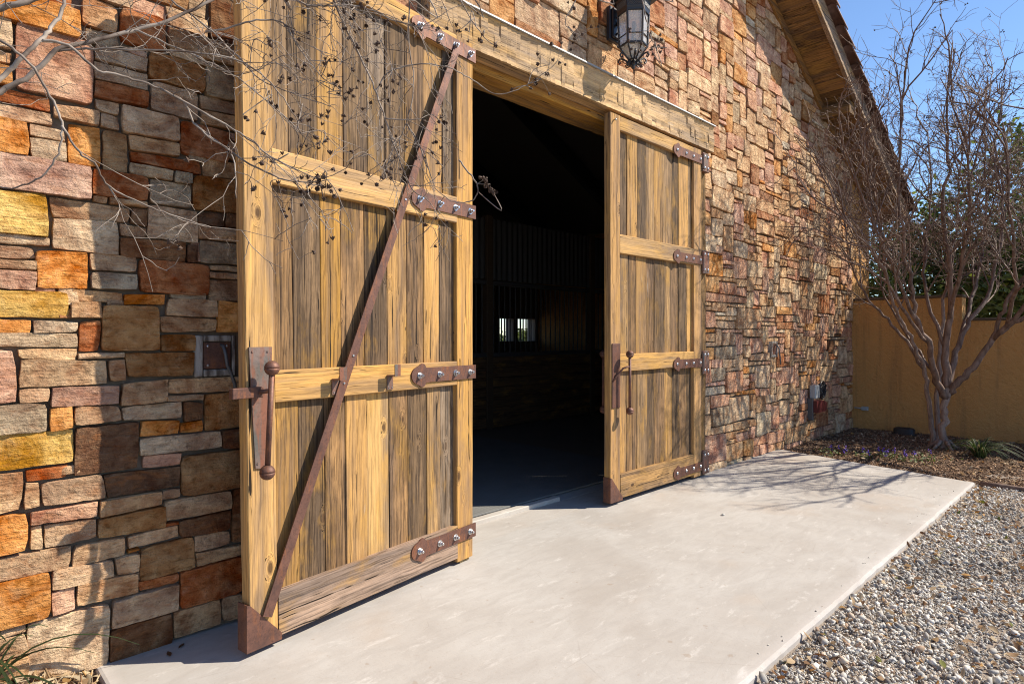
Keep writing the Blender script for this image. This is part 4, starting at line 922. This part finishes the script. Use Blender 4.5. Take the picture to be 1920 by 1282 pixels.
def make_overhang():
    """the tree beside the camera whose branches cross the upper part of the view"""
    rng = random.Random(5); base = Vector((-1.55, -2.35, -.06))
    t = thing('bare_tree', base, 'bare grey branches with dark seed pods hanging before the open door', 'tree'); L0 = base
    tk = MB(); tr = MB(); fn = MB(); pd = MB()
    crown = Vector((-.95, -1.95, 2.0))
    def thick(pts, r0, r1, mb=tr, sides=7, jit=.0013):
        sp = smooth_path(pts, 5); n = len(sp)
        for k in range(1, n - 1): sp[k] = sp[k] + Vector((rng.gauss(0, jit), rng.gauss(0, jit), rng.gauss(0, jit)))
        tube(mb, [q - L0 for q in sp], [r0 + (r1 - r0) * k / (n - 1) for k in range(n)], sides); return sp
    thick([base, base + Vector((.05, .02, .5)), base + Vector((.2, .15, 1.2)), crown - Vector((.12, .08, .3)), crown], .075, .03, tk, 12)
    thick([crown, crown + Vector((.05, .02, .6)), crown + Vector((.25, -.02, 1.2)), crown + Vector((.6, 0, 1.7))], .04, .018, tk, 10)
    hi = crown + Vector((.6, 0, 1.7)); E_ = lambda u, v, d: at(u, v, d)
    lim = []
    def L(r0, r1, *pts, start=None): 
        p = ([start] if start is not None else []) + [at(*q) for q in pts]; lim.append((thick(p, r0, r1), r0))
    L(0.0065, 0.0030, (-230, 290, 1.15), (-90, 215, 1.24), (0, 172, 1.28), (58, 140, 1.3), (108, 96, 1.32), (180, 76, 1.36), (250, 58, 1.4), (330, 33, 1.44), (420, -12, 1.5), (520, -60, 1.6), start=crown)
    L(0.0053, 0.0031, (-190, 310, 1.0), (-70, 215, 1.1), (0, 150, 1.15), (40, 110, 1.16), (76, 74, 1.18), (100, 46, 1.2), (120, 8, 1.22), (130, -50, 1.25), start=crown)
    L(0.0081, 0.0056, (-180, 60, 1.25), (-60, 30, 1.3), (0, 15, 1.32), (50, 3, 1.34), (120, -20, 1.4), start=crown + Vector((.05, .02, .6)))
    L(0.0031, 0.0012, (78, 76, 1.18), (130, 86, 1.2), (180, 130, 1.22), (240, 146, 1.25), (300, 166, 1.28), (345, 192, 1.3), (364, 232, 1.3), (400, 262, 1.3), (436, 292, 1.3), (443, 372, 1.28))
    L(0.0026, 0.0012, (-20, 60, 1.05), (20, 90, 1.06), (62, 128, 1.08), (95, 180, 1.1), (116, 232, 1.1), (112, 280, 1.1), (85, 325, 1.1), (42, 348, 1.1), (-10, 350, 1.1))
    L(0.0022, 0.0011, (116, 236, 1.1), (150, 285, 1.12), (182, 312, 1.14), (206, 350, 1.16), (262, 380, 1.18), (320, 402, 1.2), (395, 426, 1.22))
    L(0.0026, 0.0011, (108, 96, 1.32), (180, 92, 1.34), (300, 96, 1.36), (420, 104, 1.4), (480, 132, 1.42), (520, 170, 1.44), (548, 210, 1.46), (565, 250, 1.47))
    L(0.0022, 0.0011, (250, 58, 1.4), (330, 90, 1.42), (400, 120, 1.44), (470, 165, 1.46), (540, 225, 1.48), (560, 255, 1.5))
    L(0.0024, 0.0011, (300, -20, 1.45), (360, 30, 1.46), (405, 65, 1.48), (440, 100, 1.5), (490, 150, 1.52), (560, 180, 1.56), (620, 200, 1.6))
    L(0.0036, 0.0014, (560, -120, 1.6), (605, -40, 1.6), (625, 0, 1.6), (652, 60, 1.62), (688, 132, 1.64), (704, 172, 1.65), (722, 222, 1.66), (746, 292, 1.68), (770, 352, 1.7), (800, 372, 1.7), start=hi)
    L(0.0022, 0.0011, (704, 172, 1.65), (722, 142, 1.65), (756, 125, 1.66), (800, 120, 1.68), (850, 130, 1.7), (886, 150, 1.72), (930, 176, 1.74), (964, 170, 1.76), (990, 158, 1.78))
    L(0.0022, 0.0011, (722, 222, 1.66), (760, 225, 1.67), (790, 222, 1.68))
    L(0.0025, 0.0011, (770, -60, 1.75), (768, 0, 1.75), (766, 70, 1.74), (776, 150, 1.73), (762, 230, 1.72), (738, 280, 1.72), (722, 320, 1.7), start=hi)
    L(0.0026, 0.0011, (762, 232, 1.72), (785, 270, 1.74), (800, 310, 1.74), (815, 350, 1.75))
    L(0.0026, 0.0011, (385, 60, 1.5), (430, 52, 1.5), (480, 38, 1.52), (530, 44, 1.54), (565, 95, 1.56), (600, 140, 1.58), (640, 170, 1.6))
    L(0.0034, 0.0016, (480, -90, 1.55), (530, -20, 1.55), (560, 4, 1.55), (600, 12, 1.56), (640, 10, 1.58), (690, 18, 1.6), (745, 40, 1.62), (790, 52, 1.64), start=hi)
    L(0.0027, 0.0011, (-20, 160, 1.3), (420, 200, 1.3), (470, 240, 1.32), (540, 300, 1.34), (600, 345, 1.35)) if False else None
    L(0.0026, 0.0011, (300, 166, 1.28), (380, 210, 1.3), (450, 250, 1.32), (520, 300, 1.34), (600, 340, 1.36))
    L(0.0026, 0.0011, (364, 232, 1.3), (420, 275, 1.32), (500, 325, 1.34), (560, 342, 1.36), (620, 338, 1.38))
    L(0.0029, 0.0011, (1205, -90, 2.0), (1204, -10, 2.0), (1212, 35, 2.0), (1220, 70, 2.0), (1232, 92, 2.0), start=hi)
    L(0.0025, 0.0011, (1100, -80, 2.0), (1085, -10, 2.0), (1060, 40, 1.98), (1080, 66, 1.97), start=hi)
    L(0.0024, 0.0011, (860, 300, 1.72), (884, 330, 1.72), (896, 352, 1.72), (890, 372, 1.72), (872, 380, 1.72), (846, 378, 1.72), (815, 352, 1.75))
    L(0.0022, 0.0011, (850, -60, 1.8), (862, 0, 1.8), (900, 60, 1.8), (930, 90, 1.8), start=hi)
    def cluster(p, n, spread, r=.0062):
        for k in range(n):
            q = p + Vector((rng.gauss(0, spread), rng.gauss(0, spread), rng.gauss(0, spread))); pod(pd, q - L0, r * rng.uniform(.75, 1.15), rng); tube(fn, [p - L0, p.lerp(q, .6) - L0 + Vector((0, 0, .003)), q - L0], .0006, 3, cap=False)
    def spray(p, d, L_, r, lvl, pods):
        n = 6; pts = curve(rng, p, d, L_, n, .22, .0, .10); tube(fn, [q - L0 for q in pts], [r + (.0006 - r) * k / n for k in range(n + 1)], 4, cap=False)
        if lvl < 2:
            for k in range(max(1, int(L_ * (15, 22)[lvl]))):
                q, tt = lerp_path(pts, rng.uniform(.15, 1)); spray(q, side_dir(rng, tt, R(rng.uniform(30, 75))), L_ * rng.uniform(.25, .6), max(.0009, r * .6), lvl + 1, pods)
        if pods and rng.random() < (.3, .14, .10)[lvl]: cluster(pts[-1], rng.randint(1, 3), .014, .0056)
    for i, (sp, r0) in enumerate(lim):
        ln = sum((sp[k + 1] - sp[k]).length for k in range(len(sp) - 1)); m = int(ln * 15)
        for k in range(m):
            q, tt = lerp_path(sp, rng.uniform(.1, 1)); u, v, d = proj(q)
            if u < -80: continue
            dens = 1.0 if 140 < u < 720 else .5
            if u < 120 and rng.random() < .65: continue
            if rng.random() > dens: continue
            if u > 800: continue
            spray(q, side_dir(rng, tt, R(rng.uniform(25, 70)), RT * .5 + Vector((0, 0, -.15))), rng.uniform(.07, .24), .0011, 0, u > 400)
    for u, v, n, d in ((545, 35, 9, 1.55), (555, 60, 8, 1.55), (500, 85, 6, 1.5), (530, 150, 5, 1.55), (560, 230, 6, 1.55), (615, 115, 5, 1.55), (625, 170, 14, 1.6), (640, 180, 10, 1.6), (600, 222, 9, 1.5), (580, 245, 10, 1.5), (605, 270, 9, 1.5), (600, 340, 16, 1.38), (610, 352, 12, 1.38), (590, 335, 8, 1.38), (650, 305, 6, 1.6), (722, 335, 8, 1.7), (690, 335, 6, 1.7), (655, 28, 7, 1.6), (670, 32, 6, 1.6), (520, 300, 5, 1.36),
                     (530, 380, 7, 1.4), (545, 372, 6, 1.4), (455, 215, 4, 1.4), (500, 180, 5, 1.45), (760, 285, 6, 1.74), (820, 235, 8, 1.74), (840, 245, 6, 1.74), (825, 400, 8, 1.75), (830, 312, 4, 1.75), (770, 160, 4, 1.72), (710, 90, 4, 1.7), (985, 160, 5, 1.78), (1030, 122, 12, 1.8), (1045, 115, 8, 1.8), (1015, 148, 8, 1.8), (914, 345, 12, 1.72), (924, 360, 12, 1.72), (905, 338, 8, 1.72), (1200, 68, 8, 2.0), (1195, 80, 7, 2.0), (1228, 78, 10, 2.0), (1236, 88, 9, 2.0), (1220, 92, 8, 2.0), (1090, 66, 8, 1.97), (1083, 78, 7, 1.97), (1066, 30, 5, 1.97), (880, 60, 6, 1.8), (900, 75, 6, 1.8), (930, 80, 5, 1.8), (865, 55, 4, 1.8)):
        p = at(u, v, d); cluster(p, max(2, int(n * .55)), (.019 if d < 1.7 else .022) if not 890 < u < 940 else .009, .0062)
        # every cluster hangs on a twig from the nearest limb
        best = min((q for sp, r0 in lim for q in sp), key=lambda q: (q - p).length)
        mid = best.lerp(p, .5) + Vector((rng.gauss(0, .02), rng.gauss(0, .02), rng.gauss(0, .03))); tube(fn, [q - L0 for q in smooth_path([best, mid, p], 4)], .0012, 4, cap=False)
    tk.build('trunk', 'bark', t, True, fix=False); tr.build('limbs', 'greytwig', t, True, fix=False); fn.build('crown', 'greytwig', t, True, fix=False)['kind'] = 'stuff'; pd.build('seed_pods', 'pod', t, fix=False)['kind'] = 'stuff'
    print('overhang faces', len(fn.f), len(pd.f))
make_overhang()

# ------------------------------------------------------------------ evergreen trees beyond the garden wall
def make_oak(base, h, rad, n_cl, per, label, seed, sz=.075):
    rng = random.Random(seed); t = thing('evergreen_tree', base, label, 'tree', 'evergreen trees beyond the garden wall'); tk = MB(); lf = MB()
    c = Vector((0, 0, h * .62)); rv = Vector((rad, rad, h * .42))
    tube(tk, curve(rng, (0, 0, -.2), (0, 0, 1), h * .5, 6, .06), [h * .035 * (1 - .09 * k) for k in range(7)], 9)
    cl = []
    while len(cl) < n_cl:
        d = Vector((rng.gauss(0, 1), rng.gauss(0, 1), rng.gauss(0, 1))).normalized(); s = rng.random() ** .45
        p = c + Vector((d.x * rv.x, d.y * rv.y, d.z * rv.z)) * s * (1 + .35 * noise.noise(d * 2.2 + Vector((seed, 0, 0))))
        if noise.noise(p * .9 + Vector((seed * 3, 0, 0))) < -.12: continue
        cl.append(p)
    for p in cl[::max(1, n_cl // 45)]:
        m = c.lerp(p, .3); m.z -= h * .12; tube(tk, smooth_path([Vector((0, 0, h * .38)), m, p], 4), [h * .014, h * .012, h * .011, h * .009, h * .007, h * .005, h * .004, h * .003, h * .002], 5, cap=False)
    for p in cl:
        cs = rng.uniform(.16, .36); g = rng.uniform(.6, 1.25); yel = rng.uniform(0, 1)
        for k in range(per):
            q = p + Vector((rng.gauss(0, cs), rng.gauss(0, cs), rng.gauss(0, cs * .7))); s = sz * rng.uniform(.6, 1.25)
            a = Vector((rng.gauss(0, 1), rng.gauss(0, 1), rng.gauss(0, .6))).normalized(); b = a.orthogonal().normalized(); b.rotate(Matrix.Rotation(rng.uniform(0, 6.28), 3, a)); nn = a.cross(b)
            v = g * rng.uniform(.75, 1.25); y = yel * rng.random() ** 3
            lf.add([q - a * s, q + b * s * .42 + nn * s * .12, q + a * s, q - b * s * .42 + nn * s * .12], [(0, 1, 2, 3)], ((.095 + .09 * y) * v, (.125 + .09 * y) * v, .042 * v, 1))
    tk.build('trunk', 'oakbark', t, True, fix=False); lf.build('crown', 'leaf', t, fix=False)['kind'] = 'stuff'
make_oak(Vector((14.9, -3.2, -.1)), 6.0, 2.3, 260, 55, 'tall evergreen tree behind the ochre wall at the right edge', 3)
make_oak(Vector((14.6, -.9, -.1)), 4.1, 1.9, 230, 60, 'lower evergreen tree behind the ochre wall beside the barn corner', 9)
make_oak(Vector((22.0, -3.0, -.1)), 6.0, 3.0, 200, 50, 'farthest evergreen tree standing behind the others beyond the wall', 27, .10)
make_oak(Vector((29.3, 26, -.1)), 1.9, 3.2, 130, 40, 'evergreen tree seen through the barred window at the back of the barn', 41, .13)

# ------------------------------------------------------------------ low plants
def make_clump(x, y, n, L, label, seed, z=-.02):
    rng = random.Random(seed); t = thing('grass_clump', (x, y, z), label, 'grass clump', 'strap leaved clumps in the beds'); mb = MB()
    for i in range(n):
        a = rng.uniform(0, 6.283); d = Vector((math.cos(a), math.sin(a), 0)); l = L * rng.uniform(.55, 1.2); lean = rng.uniform(.25, 1.0); w_ = rng.uniform(.004, .008)
        s = Vector((-d.y, d.x, 0)); o = d * rng.uniform(0, .06); vs = []; m = 8
        g = rng.uniform(.6, 1.3); col = (.05 * g, .075 * g, .028 * g, 1) if rng.random() < .88 else (.20 * g, .16 * g, .09 * g, 1)
        for k in range(m + 1):
            q = k / m; p = o + d * (l * lean * (q ** 1.3)) + Vector((0, 0, l * (1.15 * q - (.55 + .55 * lean) * q * q))); ww = w_ * (1 - q ** 3) + .0006
            vs += [p - s * ww, p + s * ww + Vector((0, 0, .002))]
        mb.add(vs, [(2 * k, 2 * k + 1, 2 * k + 3, 2 * k + 2) for k in range(m)], col)
    mb.build('blades', 'leaf', t, True, fix=False)
make_clump(9.75, -2.02, 130, .50, 'arching strap leaved clump at the corner of the bed beside the slab', 1)
make_clump(10.35, -2.75, 150, .55, 'dark strap leaved clump behind the first one near the wall', 2)
make_clump(9.95, -3.35, 120, .55, 'strap leaved clump at the right edge of the mulch bed', 3)
make_clump(10.9, -3.2, 120, .55, 'strap leaved clump under the ochre wall at the right edge', 4)
make_clump(.20, -.10, 34, .55, 'few long green blades at the foot of the stone wall beside the slab', 6, .05)
def make_flower(x, y, seed, label):
    rng = random.Random(seed); t = thing('flowering_plant', (x, y, -.02), label, 'flower', 'purple flowering plants along the slab'); lf = MB(); fl = MB()
    for i in range(46):
        p = Vector((rng.gauss(0, .09), rng.gauss(0, .09), rng.uniform(.0, .08))); s = rng.uniform(.012, .026); a = Vector((rng.gauss(0, 1), rng.gauss(0, 1), rng.gauss(0, .5))).normalized(); b = a.orthogonal().normalized()
        g = rng.uniform(.7, 1.4); lf.add([p - a * s, p + b * s * .6, p + a * s, p - b * s * .6], [(0, 1, 2, 3)], (.10 * g, .13 * g, .04 * g, 1))
    for i in range(rng.randint(2, 4)):
        p = Vector((rng.gauss(0, .09), rng.gauss(0, .09), .0)); h = rng.uniform(.09, .15); tube(lf, [p, p + Vector((0, 0, h))], .003, 4, (.08, .11, .04, 1))
        for k in range(9): q = p + Vector((rng.gauss(0, .009), rng.gauss(0, .009), h - rng.uniform(0, .06))); ball(fl, q, rng.uniform(.005, .010), 5, 3)
    lf.build('leaves', 'leaf', t, fix=False); fl.build('blossoms', 'flower', t, True, fix=False)
for i, (x, y, l) in enumerate(((8.62, -.62, 'purple flowering plant nearest the stone wall beside the slab'), (8.75, -.98, 'purple flowering plant second from the stone wall along the slab'), (8.9, -1.22, 'purple flowering plant third from the stone wall along the slab'), (8.85, -1.42, 'bushy purple flowering plant in the middle of the slab edge row'), (9.05, -1.62, 'purple flowering plant just left of the strap leaved clump'))): make_flower(x, y, 50 + i, l)
t = thing('edging_log', (8.04, -2.27, -.025), 'long brown weathered edging timber between the mulch and the gravel', 'edging'); mb = MB(); rng = random.Random(1)
sp = curve(rng, (0, 0, 0), (.14, -1, 0), 2.6, 16, .03); sp = [Vector((p.x, p.y, .01 * math.sin(p.x * 5))) for p in sp]; tube(mb, sp, [.02 + .02 * abs(math.sin(1 + k * .9)) for k in range(17)], 8); mb.build('timber', 'twig', t, True)

# ------------------------------------------------------------------ loose stuff on the ground
def scatter(name, mat, items, label=None):
    """items: (verts Nx3 array, faces, colours per vertex) prebuilt in numpy"""
    V, Fc, Cc = items; me = bpy.data.meshes.new(name); nv = len(V); nf = len(Fc); k = Fc.shape[1]
    me.vertices.add(nv); me.vertices.foreach_set('co', V.astype(np.float32).ravel()); me.loops.add(nf * k); me.loops.foreach_set('vertex_index', Fc.astype(np.int32).ravel())
    me.polygons.add(nf); me.polygons.foreach_set('loop_start', np.arange(0, nf * k, k, dtype=np.int32)); me.update(calc_edges=True)
    a = me.attributes.new('Col', 'FLOAT_COLOR', 'POINT'); a.data.foreach_set('color', np.concatenate([Cc, np.ones((nv, 1))], 1).astype(np.float32).ravel())
    me.materials.append(MATS[mat]); o = link(name, me); tag(o, label, name.replace('_', ' '), kind='stuff'); return o
def rotmats(rg, n, flat=1.0):
    q = rg.normal(size=(n, 4)); q[:, 1:3] *= flat; q /= np.linalg.norm(q, axis=1)[:, None]; w_, x, y, z = q.T
    return np.stack([np.stack([1 - 2 * (y * y + z * z), 2 * (x * y - z * w_), 2 * (x * z + y * w_)], -1), np.stack([2 * (x * y + z * w_), 1 - 2 * (x * x + z * z), 2 * (y * z - x * w_)], -1), np.stack([2 * (x * z - y * w_), 2 * (y * z + x * w_), 1 - 2 * (x * x + y * y)], -1)], 1)
def make_gravel():
    rg = np.random.default_rng(5); bm = bmesh.new(); bmesh.ops.create_icosphere(bm, subdivisions=1, radius=1); ico = np.array([v.co[:] for v in bm.verts]); fc = np.array([[v.index for v in f.verts] for f in bm.faces]); bm.free()
    P = []
    def fill(n, x0, x1, y0, y1, smin, smax, sparse=False):
        x = rg.uniform(x0, x1, n); y = rg.uniform(y0, y1, n); s = smin + (smax - smin) * rg.random(n) ** 2.6; P.append((x, y, s))
    fill(36000, 1.0, 8.6, -3.6, -2.20, .0045, .0165); fill(22000, 2.2, 6.5, -3.4, -2.2, .0035, .010); fill(5000, 1, 12, -6, -3.6, .012, .034); fill(1100, 2.2, 6.5, -3.4, -2.19, .016, .028)
    nst = 26; xs_ = rg.uniform(2.2, 7.9, nst); P.append((xs_, -2.17 + np.abs(rg.normal(0, .06, nst)), rg.uniform(.002, .006, nst)))
    x = np.concatenate([p[0] for p in P]); y = np.concatenate([p[1] for p in P]); s = np.concatenate([p[2] for p in P])
    # worn wheel track: fewer stones, bare dirt shows
    keep = np.ones(len(x), bool)
    tr = np.array([noise.noise((a * .55, b * 1.4, 4)) for a, b in zip(x, y)]); edge = np.clip((-y - 2.55) / .35, 0, 1)
    keep &= rg.random(len(x)) > .74 * edge * np.clip(tr * 2.2 + .55, 0, 1)
    keep &= ~(x > 8.06 + .14 * np.clip(-y - 2.27, 0, 9) + .03 * np.sin(y * 7)) & ~((y > -2.205 - .045 * np.clip((x - .62) / 7.4, 0, 1)) & (x > .6) & (np.arange(len(x)) < len(x) - nst))
    x, y, s = x[keep], y[keep], s[keep]; n = len(x)
    z = np.array([gz(a, b) for a, b in zip(x, y)]) + s * rg.uniform(.05, .55, n) + .012 * rg.random(n) * (1 - .6 * edge[keep])
    z = np.where(y > -2.19, .0015 + s * .35, z)
    M = rotmats(rg, n, .5); sc = np.stack([s * rg.uniform(.85, 1.35, n), s * rg.uniform(.6, 1.0, n), s * rg.uniform(.4, .75, n)], 1)
    L = ico[None] * (1 + rg.uniform(-.36, .34, (n, 12, 1))) * sc[:, None, :]; V = np.einsum('nij,nkj->nki', M, L) + np.stack([x, y, z], 1)[:, None, :]
    base = np.array([(.47, .44, .40), (.34, .325, .305), (.56, .53, .48), (.23, .22, .21), (.42, .34, .27), (.34, .24, .17), (.50, .475, .445), (.18, .16, .15)])
    patch = np.array([noise.noise((a * 1.1, b * 1.6, 9)) for a, b in zip(x, y)]); tone = 1 - .28 * np.clip(patch * 2.2, 0, 1) - .22 * np.clip((-y - 2.6) / .8, 0, 1)
    c = tone[:, None] * base[rg.choice(8, n, p=[.26, .2, .16, .1, .08, .04, .11, .05])] * np.array([1.26, 1.26, 1.25]) * rg.uniform(.75, 1.2, (n, 1)); Cc = np.repeat(c, 12, 0)
    Fc = (fc[None] + (np.arange(n) * 12)[:, None, None]).reshape(-1, 3); scatter('gravel', 'pebble', (V.reshape(-1, 3), Fc, Cc), 'loose grey and white crushed gravel beside the concrete slab')
make_gravel()
def make_bits(name, mat, n, region, zf, size, cols, probs, label, seed, aspect=(.25, .6), thick=.3, curl=0.0, mask=None):
    rg = np.random.default_rng(seed); x = rg.uniform(region[0], region[1], n); y = rg.uniform(region[2], region[3], n)
    if mask is not None: k = mask(x, y, rg); x, y = x[k], y[k]; n = len(x)
    s = rg.uniform(size[0], size[1], n); z = np.array([zf(a, b) for a, b in zip(x, y)]) + s * rg.uniform(.08, .4, n)
    M = rotmats(rg, n, .28)
    if curl > 0:                                              # a curled leaf: 2 x 4 quads
        g = np.array([(u, v, 0) for u in (-1, -.5, 0, .5, 1) for v in (-1, 0, 1)]); wd = np.array([.05, .85, 1, .75, .05]); T = np.repeat(g[None], n, 0).copy(); T[:, :, 1] *= np.repeat(wd, 3)[None]; cu = rg.uniform(-curl, curl, (n, 1)); T[:, :, 2] = cu * (T[:, :, 1] ** 2) * .5 + rg.uniform(-curl, curl, (n, 1)) * (T[:, :, 0] ** 2) * .45
        fc = np.array([(i * 3 + j, i * 3 + j + 1, i * 3 + j + 4, i * 3 + j + 3) for i in range(4) for j in range(2)]); asp = rg.uniform(*aspect, n); T *= np.stack([s, s * asp, s * .6], 1)[:, None, :]
    else:
        g = np.array([(a, b, c) for a in (-1, 1) for b in (-1, 1) for c in (-1, 1)], float); T = np.repeat(g[None], n, 0) * (1 + rg.uniform(-.3, .3, (n, 8, 1))); asp = rg.uniform(*aspect, n); T *= np.stack([s, s * asp, s * asp * thick], 1)[:, None, :]
        fc = np.array([(0, 1, 3, 2), (4, 6, 7, 5), (0, 4, 5, 1), (2, 3, 7, 6), (0, 2, 6, 4), (1, 5, 7, 3)])
    V = np.einsum('nij,nkj->nki', M, T) + np.stack([x, y, z], 1)[:, None, :]; k = V.shape[1]; c = np.array(cols)[rg.choice(len(cols), n, p=probs)] * rg.uniform(.75, 1.25, (n, 1))
    Fc = (fc[None] + (np.arange(n) * k)[:, None, None]).reshape(-1, 4); return scatter(name, mat, (V.reshape(-1, 3), Fc, np.repeat(c, k, 0)), label)
inbed = lambda x, y, rg: (x > np.where(y > -2.25, 8.46 + .2 * y, 8.08 + .14 * (-y - 2.25))) & (x < 11.5) & (y < -.02)
make_bits('mulch', 'chips', 26000, (8.0, 11.5, -4.2, 0), bedz, (.006, .022), [(.24, .14, .08), (.13, .07, .04), (.34, .22, .14), (.07, .04, .025), (.42, .31, .22)], [.35, .25, .2, .12, .08], 'brown shredded bark mulch under the bare tree', 3, (.14, .4), mask=inbed)
LEAFC = [(.42, .31, .19), (.30, .19, .10), (.52, .42, .28), (.20, .11, .055), (.38, .22, .08)]
make_bits('leaf_litter', 'dryleaf', 2300, (-1.4, .68, -1.4, .0), lambda x, y: heap(x, y), (.018, .040), LEAFC, [.34, .2, .26, .08, .12], 'dry fallen leaves at the foot of the stone wall', 8, (.38, .6), curl=.9, mask=lambda x, y, rg: (x < .63))
make_bits('straw_litter', 'chips', 1500, (-1.0, .64, -1.2, .0), lambda x, y: heap(x, y), (.012, .05), LEAFC, [.34, .2, .26, .08, .12], 'short dry stems among the fallen leaves by the wall', 18, (.05, .12), thick=1, mask=lambda x, y, rg: x < .6)
make_bits('gravel_leaves', 'dryleaf', 2000, (1.6, 8.0, -3.7, -2.22), lambda x, y: gz(x, y) + .016, (.010, .032), LEAFC + [(.16, .17, .04)], [.2, .28, .12, .2, .16, .04], 'scattered brown dead leaves lying on the gravel', 9, (.35, .55), curl=.8, mask=lambda x, y, rg: rg.random(len(x)) < np.where(y > -2.45, 1, .45))
make_bits('mulch_leaves', 'dryleaf', 500, (8.1, 11.4, -4, -.05), lambda x, y: bedz(x, y) + .01, (.014, .032), LEAFC, [.34, .2, .26, .08, .12], 'dry leaves scattered over the mulch bed', 10, (.38, .6), curl=.8, mask=inbed)
# single things lying on the slab
def fallen_leaf(x, y, s, col, seed, label):
    rng = random.Random(seed); mb = MB(); vs = []; n = 6
    for i in range(n + 1):
        q = i / n; w_ = math.sin(math.pi * min(.97, q + .03)) * .36
        for j in (-1, 0, 1): vs.append(((q - .5) * 2 * s, j * w_ * s, .004 + s * (.35 * abs(j) * w_ + .25 * (q - .5) ** 2)))
    fs = [(i * 3 + j, i * 3 + j + 1, i * 3 + j + 4, i * 3 + j + 3) for i in range(n) for j in range(2)]; mb.add(vs, fs, (*col, 1)); o = mb.build('fallen_leaf', 'dryleaf', None, True); o.location = (x, y, .0006); o.rotation_euler.z = rng.uniform(0, 6.28); tag(o, label, 'leaf', kind='thing')
def G(u, v): d = EYE * F / (v - HZ); p = at(u, v, d); return p.x, p.y
fallen_leaf(*G(208, 1229), .03, (.42, .25, .09), 1, 'tan curled leaf on the slab corner in the sun by the wall')
fallen_leaf(*G(222, 1227), .025, (.36, .19, .07), 2, 'orange brown leaf touching the tan one on the slab corner')
fallen_leaf(*G(317, 1227), .03, (.16, .07, .03), 3, 'dark brown leaf on the slab by the shadow edge, beyond the tan ones')
fallen_leaf(*G(263, 1210), .02, (.16, .19, .06), 4, 'small green leaf on the shaded slab against the stone wall')
fallen_leaf(*G(340, 1212), .026, (.13, .06, .03), 5, 'dark leaf in the shade between the stone wall and the open door')
mb = MB(); bm = bmesh.new(); bmesh.ops.create_icosphere(bm, subdivisions=2, radius=1)
mb.add([(v.co.x * .018 * (1 + .2 * noise.noise(v.co * 2)), v.co.y * .014, v.co.z * .010 * (1 + .3 * noise.noise(v.co * 3)) + .008) for v in bm.verts], [[v.index for v in f.verts] for f in bm.faces], (.45, .43, .40, 1)); bm.free()
o = mb.build('loose_pebble', 'pebble'); o.location = (*G(1356, 966), .001); tag(o, 'single grey pebble lying alone in the middle of the slab', 'pebble', kind='thing')
